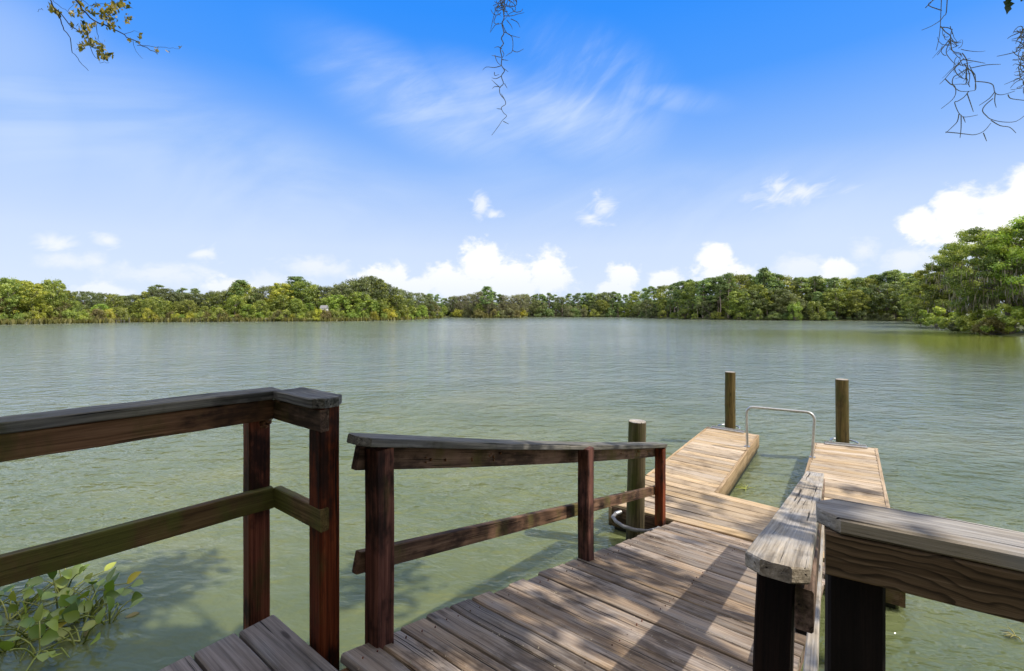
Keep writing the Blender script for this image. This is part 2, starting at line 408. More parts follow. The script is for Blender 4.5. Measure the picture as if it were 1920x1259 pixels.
def tree(kind, loc, H, label, cat, group=None, leaf=None, wide=1., idx=None):
    idx=rng.randrange({'pine':5,'oak':5,'dark':3,'bright':3,'mossy':3,'yellow':3,'brown':2,'bush':4}[kind]) if idx is None else idx
    tm,cm,em=proto(kind,idx)
    leaf=leaf or {'bush':'bright'}.get(kind,kind)
    r=empty(NAMES[kind],loc,label,cat,group); r.scale=(H*wide,H*wide,H); r.rotation_euler=(0,0,rng.uniform(0,6.28))
    for nm,me in (('stem' if kind=='bush' else 'trunk',tm),('foliage' if kind=='bush' else 'crown',crown_mesh(kind,idx,leaf)),('hanging_moss',em)):
        if me is None: continue
        o=bpy.data.objects.new(nm,me); COL.objects.link(o); o.parent=r
        if nm=='hanging_moss': o['kind']='stuff'
    return r

# ------------------------------------------------------------------ ground, water
SHORE=[(-260,616),(0,609),(120,607),(200,606),(250,604.6),(450,603.3),(620,603),(740,601),(790,599),(826,596.6),(832,595.4),(870,595.3),(890,596.6),(975,596.4),(985,595),(1180,595.2),(1265,598.5),(1300,600),(1400,601),(1560,602),(1722,603),(1740,612),(1800,618),(1850,628),(1925,632),(2010,640)]
def shore_depth(px): return F*HC/(interp(SHORE,px)-HZ)
def shore_pt(px, back=0.):
    Y=shore_depth(px)+back; return Vector(((px-CX)/F*Y,Y,0))
def build_ground():
    pts=[]
    for px in list(range(-260,2011,10)):
        p=shore_pt(px); pts.append((p.x+rng.uniform(-.5,.5),p.y+rng.uniform(-.4,.4)))
    # the near bank closes the lake behind the platform
    close=[(52,22),(46,10),(30,1),(16,-1.5),(8,-2.4),(3,-2.0),(-2,-2.2),(-8,-2.6),(-20,-3),(-45,-2),(-75,10),(-100,32),(-112,52)]
    pts=pts+close
    n=len(pts); cx,cy=0.,14.
    rings=[(0.,-.6),(.8,-.05),(2.2,.22),(7.,.5),(25.,.9),(400.,1.4),(3200.,2.)]
    vs=[];fs=[]
    for (off,z) in rings:
        for (x,y) in pts:
            d=Vector((x-cx,y-cy)); l=d.length; d/=l
            vs.append((cx+d.x*(l+off),cy+d.y*(l+off),z+(rng.uniform(-.04,.04) if 0<off<30 else 0)))
    m=len(rings)
    for i in range(m-1):
        for j in range(n):
            j2=(j+1)%n; fs.append((i*n+j,(i+1)*n+j,(i+1)*n+j2,i*n+j2))
    me=bpy.data.meshes.new('ground'); me.from_pydata(vs,[],fs); me.update()
    o=link('ground',me,M['ground']); o['kind']='structure'
build_ground()
def water_mat():
    m,k,out=mat('murky_lake_water')
    pos=k.n('ShaderNodeNewGeometry').outputs['Position']
    # wind ripples: long crests, several sizes; calmer near the platform
    w1=k.noise(k.rmap(pos,-8,(2.6,4.6,1)),1.,3.,.55,.3)
    w2=k.noise(k.rmap(pos,6,(.8,1.35,1),(5,2,0)),1.,2.,.5,.4)
    w3=k.noise(k.rmap(pos,-20,(9,15,1),(1,8,0)),1.,2.,.5,.2)
    sp=k.n('ShaderNodeSeparateXYZ'); k.put(sp.inputs[0],pos)
    dist=k.vmath('LENGTH',k.vmath('ADD',pos,(2.5,-2.,0)),None,1)
    calm=k.smooth(dist,1.,6.)
    gust=k.smooth(k.noise(k.map(pos,(.02,.06,1)),1.,3.,.5),.3,.7)
    amp=k.math('ADD',.25,k.math('MULTIPLY',calm,k.math('ADD',.5,k.math('MULTIPLY',gust,.5))))
    h=k.math('ADD',k.math('ADD',k.math('MULTIPLY',w1,.088),k.math('MULTIPLY',w2,.11)),k.math('MULTIPLY',w3,.014))
    lee0=k.math('SUBTRACT',1.,k.math('MULTIPLY',k.math('SUBTRACT',1.,k.smooth(k.vmath('LENGTH',k.vmath('SUBTRACT',pos,(50,40,0)),None,1),8,40)),.55))
    amp=k.math('MULTIPLY',amp,lee0)
    h=k.math('MULTIPLY',h,k.math('MULTIPLY',amp,k.math('SUBTRACT',1.,k.math('MULTIPLY',k.smooth(dist,5,45),.72))))
    silt=k.noise(k.map(pos,(.35,.5,1)),1.,4.,.55)
    near=k.ramp(silt,[(.3,(.108,.135,.056)),(.55,(.150,.172,.072)),(.75,(.20,.21,.084))])
    off=k.ramp(silt,[(.3,(.130,.165,.134)),(.55,(.164,.196,.160)),(.75,(.195,.22,.174))])
    col=k.mix(k.smooth(dist,4.5,17),near,off)
    # green reflection of the right bank trees, put into the water colour
    tree_mirror=k.math('SUBTRACT',1.,k.smooth(k.vmath('LENGTH',k.vmath('SUBTRACT',pos,(50,40,0)),None,1),12,37))
    col=k.mix(k.math('MULTIPLY',tree_mirror,.9),col,(.155,.185,.022,1))
    p=principled(k,out,col,k.math('MULTIPLY_ADD',k.smooth(dist,12,110),.10,.05),0,None,spec=.5)
    p.inputs['IOR'].default_value=1.333
    p.inputs['Subsurface Weight'].default_value=.85; p.inputs['Subsurface Radius'].default_value=(1.,1.,.8); p.inputs['Subsurface Scale'].default_value=.22
    b=k.n('ShaderNodeBump'); b.inputs['Strength'].default_value=1.; b.inputs['Distance'].default_value=1.
    k.put(b.inputs['Height'],h); k.L.new(b.outputs[0],p.inputs['Normal'])
    return m
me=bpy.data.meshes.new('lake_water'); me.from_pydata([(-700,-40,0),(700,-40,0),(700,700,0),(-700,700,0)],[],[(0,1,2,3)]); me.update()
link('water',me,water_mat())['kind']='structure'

# ------------------------------------------------------------------ the timber structures
U=Vector((.6118,.7910,0)); V=Vector((.790,-.613,0)); UP=Vector((0,0,1))
ZP=1.25                               # platform deck
RD=Vector((.774,1,-.298))             # ramp direction per metre of Y
RA=Vector((-.692,1.80,ZP))            # ramp's upper left corner
RN=V.cross(RD).normalized()
if RN.z<0: RN=-RN
def ramp_hit(px,py):
    d=Vector(((px-CX)/F,1,-(py-HZ)/F)); o=Vector((0,0,HC))
    t=(RA-o).dot(RN)/d.dot(RN); return o+d*t
RW=1.40
# --- platform
def build_platform():
    root=empty('wooden_platform',(-.3,.4,0),'weathered grey shaded wooden platform at the head of the sloping ramp','platform')
    mb=MB(); left=Vector((-1.05,2.035,ZP)); edge=Vector((-.274,-.324,0)).normalized()
    n=0; pitch=.158
    for i in range(17):
        a=left+edge*(pitch*(i+.5))+Vector((0,0,rng.uniform(-.002,.002))); a0=a-V*rng.uniform(-.006,.012)
        mb.board(a0,a0+V*2.45,pitch-rng.uniform(.008,.018),.036,UP+U*rng.uniform(-.02,.02),16,.006,.003)
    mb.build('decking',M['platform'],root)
    mb=MB()
    p=left-Vector((0,0,.04))
    mb.board(p+V*.05-U*.03,p+V*2.4-U*.03,.04,.19,UP); mb.board(p+V*.03-U*.03,p+V*.03-U*2.3,.04,.19,UP)
    mb.board(p+V*2.38-U*.05,p+V*2.38-U*2.3,.04,.19,UP); mb.board(p+V*1.2-U*.05,p+V*1.2-U*2.3,.04,.19,UP)
    mb.build('joist',M['rail'],root)
    for q in ((.15,-.15),(2.25,-.15),(.15,-2.2),(2.25,-2.2)):
        mb=MB(); b=left+V*q[0]+U*q[1]; mb.post((b.x,b.y,-.9),(b.x,b.y,ZP-.045),.12,.12,U); mb.build('support_post',M['post'],root)
build_platform()
# --- ramp
def build_ramp():
    root=empty('gangway_ramp',(.5,3.2,0),'long sloping plank ramp leading from platform down to the floating dock','ramp')
    mb=MB(); T=3.20; hl=RD.length; pair=.25; t=.012; i=0
    while t<T-.05:
        wide=pair*(.5+(.02 if i%2 else -.02)+rng.uniform(-.012,.012)); gap=.0065 if i%2==0 else .019
        c=RA+RD*(t+wide/2)+RN*rng.uniform(-.0055,.0055)-V*rng.uniform(-.004,.022)
        mb.board(c,c+V*(RW+rng.uniform(-.005,.02)),wide*hl-gap,.036,RN+V*rng.uniform(-.01,.01)+RD.normalized()*rng.uniform(-.03,.03),14,.006,.0019)
        t+=wide; i+=1
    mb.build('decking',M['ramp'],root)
    mb=MB(); t=.012; i=0
    while t<T-.1:
        for s_ in (.075,RW/2,RW-.075):
            for q in (.035,.09):
                c=RA+RD*(t+q)+V*(s_+rng.uniform(-.012,.012))+RN*.0045; mb.tube([c-RN*.012,c],[.0031,.0031],7)
        t+=pair/2; i+=1
    o=mb.build('screw_head',M['post'],root); o['kind']='stuff'
    for s in (.06,RW/2,RW-.06):
        mb=MB(); a=RA+V*s+RD*.0-RN*.042; mb.board(a,a+RD*(T-.02),.045,.17,RN,6); mb.build('stringer',M['rail'],root)
    mb=MB()   # steel hinge leaf at the foot
    a=RA+RD*(T-.01)-RN*.05; mb.board(a+V*.1,a+V*(RW-.1),.02,.1,RN,4); mb.build('foot_board',M['rail'],root)
build_ramp()
# --- railing of the ramp, left
def railing(name,label,loc): return empty(name,loc,label,'railing')
def part(root,name,mt,fn,label=None):
    mb=MB(); fn(mb); o=mb.build(name,M[mt],root)
    if label: o['label']=label
    return o
def cap_board(mb, p0, p1, w, h, clip0=True, clip1=True, sag=0., seg=12, up=UP, tw=(1,1)):
    """cap with clipped corners at its ends"""
    p0=Vector(p0);p1=Vector(p1);d=(p1-p0);Ln=d.length;x=d.normalized();y=Vector(up).cross(x).normalized();z=x.cross(y)
    off=rng.uniform(0,40); c=.035
    st=[]
    if clip0: st+=[(0,(w/2-c)/(w/2)),(c,1.)]
    else: st+=[(0,1.)]
    for i in range(1,seg): st.append((Ln*i/seg,1.))
    if clip1: st+=[(Ln-c,1.),(Ln,(w/2-c)/(w/2))]
    else: st+=[(Ln,1.)]
    b=.004; vs=[];gs=[];fs=[]
    for (s,k) in st:
        hw=w/2*k*lerp(tw[0],tw[1],s/Ln); t=s/Ln; base=p0+x*s-z*(sag*4*t*(1-t)); jj=rng.uniform(-.0012,.0012)
        for (a,q) in ((-hw,-b),(-hw+b,0),(-hw*.35,rng.uniform(-.0025,0)),(hw*.35,rng.uniform(-.0025,0)),(hw-b,0),(hw,-b),(hw,-h+b),(hw-b,-h),(-hw+b,-h),(-hw,-h+b)):
            vs.append(base+y*(a+jj)+z*(q+jj)); gs.append((s+off,a+off*.7,q+off*.3))
    n=10
    for i in range(len(st)-1):
        for j in range(n):
            fs.append(((i+1)*n+j,(i+1)*n+(j+1)%n,i*n+(j+1)%n,i*n+j))
    fs.append(tuple(range(n))); fs.append(tuple((len(st)-1)*n+j for j in range(n))[::-1])
    mb.add(vs,fs,gs,rng.uniform(.3,.7))
def ramp_left_railing():
    root=railing('ramp_railing','brown sagging railing with three posts along the left edge of the ramp',(-.5,1.9,0))
    cap0=Vector((0,0,0))
    pts=[]
    for (cx_,cy_,px_r) in ((707,1216,0),(1103,1055,0),(1243,984,0)):
        c=ramp_hit(cx_,cy_)                       # near corner: min u, max v
        pts.append(c+U*.0445-V*.0445)
    zc=lambda p: 2.085-.298*(p.y-1.90)             # cap top height along the rail
    for p in pts:
        zt=zc(p)-.037
        part(root,'post','post',lambda mb:mb.post((p.x,p.y,p.z-.03),(p.x,p.y,zt-.012),.089,.089,U))
    h0=pts[0]-U*.115; h1=pts[2]+U*.07
    a=Vector((h0.x,h0.y,zc(h0)))-V*.012; b=Vector((h1.x,h1.y,zc(h1)))-V*.012
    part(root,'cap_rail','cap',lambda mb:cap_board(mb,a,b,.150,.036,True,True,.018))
    out=V*(-.0445-.020)
    a=pts[0]-U*.06+out; b=pts[2]+U*.045+out
    a=Vector((a.x,a.y,zc(a)-.040)); b=Vector((b.x,b.y,zc(b)-.040))
    part(root,'top_rail','rail',lambda mb:mb.board(a,b,.037,.10,UP,10,sag=.016))
    a2=a-Vector((0,0,.45)); b2=b-Vector((0,0,.42))
    part(root,'lower_rail','rail',lambda mb:mb.board(a2,b2,.037,.088,UP,10))
    # small mud nests under the cap
    for t in [rng.uniform(.03,.97) for _ in range(16)]:
        c=a.lerp(b,t)+V*.022-Vector((0,0,.016+.016*4*t*(1-t)+rng.uniform(.0,.05)))
        def nest(mb):
            for _ in range(rng.randint(1,3)): mb.lump(c+Vector((rng.uniform(-.008,.008),rng.uniform(-.008,.008),rng.uniform(-.012,.012))),rng.uniform(.003,.0075))
        part(root,'mud_nest','mud',nest)
    return root
ramp_left_railing()
# --- railing of the ramp, right
def ramp_right_railing():
    root=railing('ramp_railing','bleached cracked cap railing along the right edge of the ramp, in full sun',(.7,1.1,0))
    n0=Vector((.575,1.12,2.01)); f0=Vector((2.72,4.20,1.14)); d=(f0-n0)
    side=Vector((.80,-.60,0)); a=n0+side*.066; b=f0+side*.066
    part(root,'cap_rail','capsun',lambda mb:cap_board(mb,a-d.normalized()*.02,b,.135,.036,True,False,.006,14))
    dh=Vector((d.x,d.y,0)).normalized(); sd=Vector((dh.y,-dh.x,0))
    for t,lean in ((.045,.035),(.5,0.),(.955,0.)):
        p=n0.lerp(f0,t)+side*.055; zt=p.z-.046
        zb=(RA.z if t<.1 else RA.z+ (p-RA).dot(Vector((.774,1,0)).normalized())*-.2357)-.06
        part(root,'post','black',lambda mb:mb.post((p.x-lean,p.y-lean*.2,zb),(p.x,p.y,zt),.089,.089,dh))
    q=Vector((0,0,.048)); o=sd*.066
    part(root,'top_rail','rail',lambda mb:mb.board(n0.lerp(f0,.0)+side*.055+o-q,f0+side*.055+o-q,.037,.088,UP,8))
    q2=Vector((0,0,.50))
    part(root,'lower_rail','capsun',lambda mb:mb.board(n0.lerp(f0,.02)+side*.055+o*.9-q2,f0+side*.055+o*.9-q2+Vector((0,0,.06)),.040,.088,UP,8))
ramp_right_railing()
# --- platform railing, left
def platform_left_railing():
    root=railing('platform_railing','dark mossy railing with clipped corner cap on the left of the platform',(-1.2,1.95,0))
    C=Vector((-1.09,2.08,0)); Lx=Vector((-1.665,1.48,0)); ud=(C-Lx).normalized(); vd=Vector((.80,-.60,0))
    nd=Vector((ud.y,-ud.x,0))                      # inward normal of the long run
    far=C-ud*1.75; zt=2.205
    def at(p,z): return Vector((p.x,p.y,z))
    th=.038
    # long run, inner faces lie on the line C-far
    m0=far-nd*th/2; m1=C-nd*th/2
    part(root,'top_rail','rail',lambda mb:mb.board(at(m0,zt-.002),at(m1,zt-.002),th,.092,UP,12))
    part(root,'lower_rail','mossrail',lambda mb:mb.board(at(m0,1.80),at(m1,1.80),th,.095,UP,12))
    # short return to the end post: starts behind the long run's end
    E=C+vd*.392; ndv=Vector((vd.y,-vd.x,0)); 
    if ndv.y>0: ndv=-ndv                            # toward the camera
    s0=C-vd*.003-ndv*th/2; s1=E-ndv*th/2
    part(root,'top_rail','rail',lambda mb:mb.board(at(s0,zt-.004),at(s1,zt-.004),th,.090,UP,6))
    part(root,'lower_rail','mossrail',lambda mb:mb.board(at(s0,1.797),at(s1,1.797),th,.092,UP,6))
    # caps: mitred at the corner
    w=.135; c1=C-nd*.045+ud*.03
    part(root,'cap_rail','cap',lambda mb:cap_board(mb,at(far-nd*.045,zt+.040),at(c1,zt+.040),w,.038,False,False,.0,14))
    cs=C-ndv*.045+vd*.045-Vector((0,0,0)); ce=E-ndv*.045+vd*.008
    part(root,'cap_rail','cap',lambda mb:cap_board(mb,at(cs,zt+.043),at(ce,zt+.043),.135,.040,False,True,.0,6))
    # posts
    A=C-ud*.045-nd*(th+.047)
    part(root,'post','post',lambda mb:mb.post((A.x,A.y,.75),(A.x,A.y,zt-.01),.089,.089,ud))
    B=E-ndv*(th*.0+.047)-vd*.010+Vector((.0,.0,0)); B=Vector((-.775,1.845,0))+U*.047-V*.0445
    part(root,'post','post',lambda mb:mb.post((B.x-.008,B.y+.004,.75),(B.x-.008,B.y+.004,zt+.020),.089,.089,U))
    F2=far-nd*(th+.047)+ud*.1
    part(root,'post','post',lambda mb:mb.post((F2.x,F2.y,.75),(F2.x,F2.y,zt-.01),.089,.089,ud))
    n=tag(MB_nest(A+nd*.052+ud*.02,2.095),'brown clump of mud wasp nests on post under the left railing corner','nest')
def MB_nest(c,z):
    mb=MB()
    for i in range(26):
        mb.lump((c.x+rng.uniform(-.028,.028)*U.x,c.y+rng.uniform(-.028,.028)*U.y,z+rng.uniform(-.022,.02)),rng.uniform(.004,.010))
    return mb.build('mud_wasp_nest',M['mud'])
platform_left_railing()
# --- platform railing, right (close to the camera)
def platform_right_railing():
    root=railing('platform_railing','heavy figured beam railing with pale cap at the right of the platform',(.7,.95,0))
    dr=Vector((.855,-.518,0)); nc=Vector((-.518,-.855,0))
    P=Vector((.602,.875,0)); Q=P+dr*1.1
    def at(p,z): return Vector((p.x,p.y,z))
    zt=2.215
    part(root,'top_rail','figured',lambda mb:mb.board(at(P,zt-.030),at(Q,zt-.030),.038,.080,UP,12,tint=.45))
    part(root,'cap_rail','capsun',lambda mb:cap_board(mb,at(P-dr*.012-nc*.034,zt),at(Q-nc*.034,zt),.112,.029,True,False,.0,10))
    pp=P-nc*.068+dr*.05
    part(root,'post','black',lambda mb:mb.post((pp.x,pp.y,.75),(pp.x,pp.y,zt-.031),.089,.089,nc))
    part(root,'lower_rail','rail',lambda mb:mb.board(at(P+dr*.02,1.66),at(Q,1.66),.038,.09,UP,6))
    pp2=pp+dr*1.0
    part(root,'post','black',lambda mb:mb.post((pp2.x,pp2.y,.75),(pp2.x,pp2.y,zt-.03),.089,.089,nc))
platform_right_railing()
# --- floating dock
ZD=.30
def build_dock():
    root=empty('floating_dock',(3.2,5.9,0),'U shaped tan floating dock with two fingers either side of a narrow boat slip','dock')
    g=lambda x,y,z=ZD: Vector((x,y,z))
    A=g(1.16,5.47);B=g(3.40,3.93);C=g(6.17,7.68);D=g(5.34,8.05);E=g(3.24,5.25);Fp=g(2.62,5.79);G=g(4.63,8.52);H=g(3.92,9.14)
    Ml=g(1.89,6.43);Mr=g(3.94,4.66)
    def deck(l0,l1,r0,r1,pitch,inset):
        mb=MB(); n=max(2,round(((l1-l0).length+(r1-r0).length)/2/pitch))
        for i in range(n):
            t=(i+.5)/n; a=l0.lerp(l1,t); b=r0.lerp(r1,t); x=(b-a).normalized()
            wl=((l1-l0).length+(r1-r0).length)/2/n*.985-rng.uniform(.005,.009)
            zz=Vector((0,0,rng.uniform(-.002,.002)))
            mb.board(a+x*inset+zz,b-x*inset+zz,wl,.034,UP,10,.004,.0016,end=.003)
        return mb
    deck(A,Ml,B,Mr,.158,.01).build('main_decking',M['dock'],root)
    o=deck(Ml,H,Fp,G,.152,.042).build('finger_decking',M['dock'],root)
    o=deck(E,D,Mr,C,.152,.042).build('finger_decking',M['dock'],root)
    def edge(p,q,inn,h=.23,dz=.004):
        mb=MB(); x=(q-p).normalized(); n=Vector((-x.y,x.x,0))*inn*.02
        mb.board(p+n+Vector((0,0,dz)),q+n+Vector((0,0,dz)),.038,h,UP,10,.004,.0015); return mb
    for (p,q,i) in ((Ml,H,-1),(H,G,-1),(Fp,G,1),(E,D,-1),(D,C,-1),(Mr,C,1)):
        edge(p,q,i).build('fascia_board',M['fascia'],root)
    for (p,q,i,mm) in ((A,Ml,-1,'fascia'),(B,Mr,1,'rail'),(A,B,1,'rail')):
        edge(p,q,i,.22,-.037).build('fascia_board',M[mm],root)
    edge(Fp,E,1,.22,-.037).build('fascia_board',M['fascia'],root)
    # floats under the deck
    def fl(p,q,r,s,inset=.07):
        c=(p+q+r+s)/4; pl=[lerp(v,c,inset/((v-c).length)) for v in (p,q,r,s)]
        mb=MB(); mb.prism([(v.x,v.y) for v in pl],-.25,.16); return mb
    fl(A,B,Mr,Ml).build('float',M['float'],root)
    fl(Ml,Fp,G,H).build('float',M['float'],root); fl(E,Mr,C,D).build('float',M['float'],root)
    # pile hoops
    def ring_pts(c,r,a0,a1,n,z): return [Vector((c.x+r*math.cos(a0+(a1-a0)*i/n),c.y+r*math.sin(a0+(a1-a0)*i/n),z)) for i in range(n+1)]
    mb=MB(); hp=[(1.30,5.40),(1.22,5.345),(1.165,5.26),(1.175,5.14),(1.235,5.02),(1.34,4.94),(1.47,4.915),(1.58,4.955),(1.65,5.04),(1.675,5.12)]
    mb.tube([Vector((x,y,.235)) for x,y in hp],.020,12); hoop=mb.build('pile_hoop',M['pvc'],root)
    for (x,y,dx,dy) in ((1.30,5.40,-.085,-.06),(1.675,5.12,-.03,-.09)):
        mb=MB(); mb.tube([Vector((x,y,.235)),Vector((x+dx,y+dy,.235))],.025,12); o=mb.build('hoop_bracket',M['galv'],root); o.parent=hoop; o.matrix_parent_inverse=Matrix.Identity(4)
    for (p,q,t,dz,cc) in ((H,G,.42,0,0),(D,C,.5,0,0)):
        x=(q-p).normalized(); n=Vector((-x.y,x.x,0)); m=p.lerp(q,t)
        mb=MB(); mb.board(m-x*.30-n*.055+Vector((0,0,.026)),m+x*.30-n*.055+Vector((0,0,.026)),.075,.020,UP,6,.003,.0005)
        mb.board(m-x*.30-n*.016+Vector((0,0,.045)),m+x*.30-n*.016+Vector((0,0,.045)),.008,.05,UP,6,.002,.0003)
        mb.build('pile_bracket',M['galv'],root)
        mb=MB(); pts=[m-x*.2+Vector((0,0,.05))]
        for i in range(13):
            a=math.pi*(1-i/12); pts.append(m+x*.19*math.cos(a)+n*(.06+.20*math.sin(a))+Vector((0,0,.05)))
        pts.append(m+x*.2+Vector((0,0,.05)))
        mb.tube(pts,.014,10); mb.build('pile_hoop',M['galv'],root)
    return dict(H=H,G=G,D=D,C=C,Fp=Fp,E=E)
DK=build_dock()
# --- piles
def pile(base,top,r,label):
    root=empty('mooring_pile',(base[0],base[1],0),label,'pile','round mooring piles of the floating dock')
    mb=MB(); n=12; pts=[];rad=[]
    b=Vector((base[0],base[1],-1.2)); t=Vector(top)
    for i in range(n+1):
        k=i/n; j=.004 if i<n-1 else 0.; pts.append(b.lerp(t,k)+Vector((rng.uniform(-j,j),rng.uniform(-j,j),0))); rad.append(r*(1.04-.06*k)*(1+rng.uniform(-.012,.012)))
    mb.tube(pts,rad,22,cap=False); mb.build('shaft',M['pile'],root)
    mb=MB(); mb.tube([t+Vector((0,0,-.02)),t+Vector((0,0,.006))],[r*.955,r*.935],22); mb.build('cut_top',M['capsun'],root)
pile((1.35,5.09),(1.405,5.10,1.375),.098,'thick mossy mooring pile inside the grey pipe hoop beside the ramp foot')
x=(DK['G']-DK['H']).normalized(); n_=Vector((-x.y,x.x,0))
m=DK['H'].lerp(DK['G'],.42)+n_*.125; pile((m.x,m.y),(m.x+.005,m.y,1.42),.096,'square cut mooring pile at the end of the left dock finger')
x=(DK['C']-DK['D']).normalized(); n_=Vector((-x.y,x.x,0))
m=DK['D'].lerp(DK['C'],.5)+n_*.125; pile((m.x,m.y),(m.x-.02,m.y,1.42),.097,'dark sided mooring pile at the end of the right dock finger')
# --- grab rail across the slip
def grab():
    a=at_z(1401,838,ZD+.004); b=at_z(1523,858,ZD+.004)
    root=empty('grab_rail',((a.x+b.x)/2,(a.y+b.y)/2,ZD),'bent galvanised pipe grab rail arching across the slip between dock fingers','grab rail')
    ta=Vector((a.x-.01,a.y,ZD+.69)); tb=Vector((b.x+.035,b.y,ZD+.71)); r=.11; pts=[a]
    d=(tb-ta).normalized()
    for i in range(9):
        k=i/8*math.pi/2; pts.append(ta+d*(r-r*math.cos(k))+Vector((0,0,-r+r*math.sin(k))))
    for i in range(1,5): pts.append(ta.lerp(tb,i/5)*1.0)
    for i in range(9):
        k=i/8*math.pi/2; pts.append(tb-d*(r-r*math.sin(k))+Vector((0,0,-r+r*math.cos(k))))
    pts.append(b)
    mb=MB(); mb.tube(pts,.0205,14); mb.build('pipe',M['galv'],root)
    for p in (a,b):
        mb=MB(); mb.tube([p+Vector((0,0,.0)),p+Vector((0,0,.012))],.045,16); mb.build('base_flange',M['galv'],root)
grab()

# ------------------------------------------------------------------ litter along the ramp gaps
def litter():
    P=[];N=[];S=[]
    for _ in range(520):
        t=rng.uniform(.1,3.0); t=round(t/.25)*.25+rng.gauss(0,.02) if rng.random()<.75 else t
        s=rng.uniform(.05,RW-.1); p=RA+RD*t+V*s+RN*.004
        P.append(p); N.append(RN+Vector((rng.gauss(0,.35),rng.gauss(0,.35),0))); S.append(rng.uniform(.0018,.0055))
    v,t=cards(np.array(P),np.array(N),np.array(S),nrng.random(len(P)),1.6)
    o=link('leaf_litter',cardmesh('leaf_litter',v,t),M['litter']); tag(o,'pale flecks of dry plant litter in the ramp plank gaps','litter',kind='stuff')
litter()

# ------------------------------------------------------------------ far shore vegetation
SKY=[(-200,520),(0,527),(15,521),(35,519),(60,529),(85,527),(97,525),(110,536),(130,544),(150,541),(170,548),(190,543),(215,549),(235,553),(265,547),(283,541),(297,536),(312,538),(325,546),(340,541),(352,546),(365,543),(380,550),(400,546),(425,548),(440,531),(455,526),(470,532),(480,548),(490,536),(510,531),(530,531),(550,521),(565,521),(580,528),(595,530),(620,534),(640,531),(655,523),(690,519),(720,524),(735,534),(750,541),(770,545),(785,548),(800,546),(820,549),(845,553),(870,550),(900,545),(915,539),(930,546),(950,550),(975,550),(1000,548),(1050,548),(1100,547),(1150,545),(1180,549),(1190,545),(1220,535),(1260,530),(1290,523),(1320,521),(1360,511),(1385,512),(1420,511),(1430,505),(1450,511),(1470,511),(1500,519),(1520,515),(1560,518),(1600,518),(1625,515),(1660,509),(1680,507),(1700,511),(1720,510),(1760,505),(1900,500)]
def place(px, topy, back, kind, label, cat, group, leaf=None, wide=1., idx=None):
    Y=shore_depth(px)+back; X=(px-CX)/F*Y; zb=.15 if back<4 else .45
    H=max(1.0,HC+(HZ-topy)/F*Y-zb)
    return tree(kind,(X,Y,zb),H,label,cat,group,leaf,wide,idx)
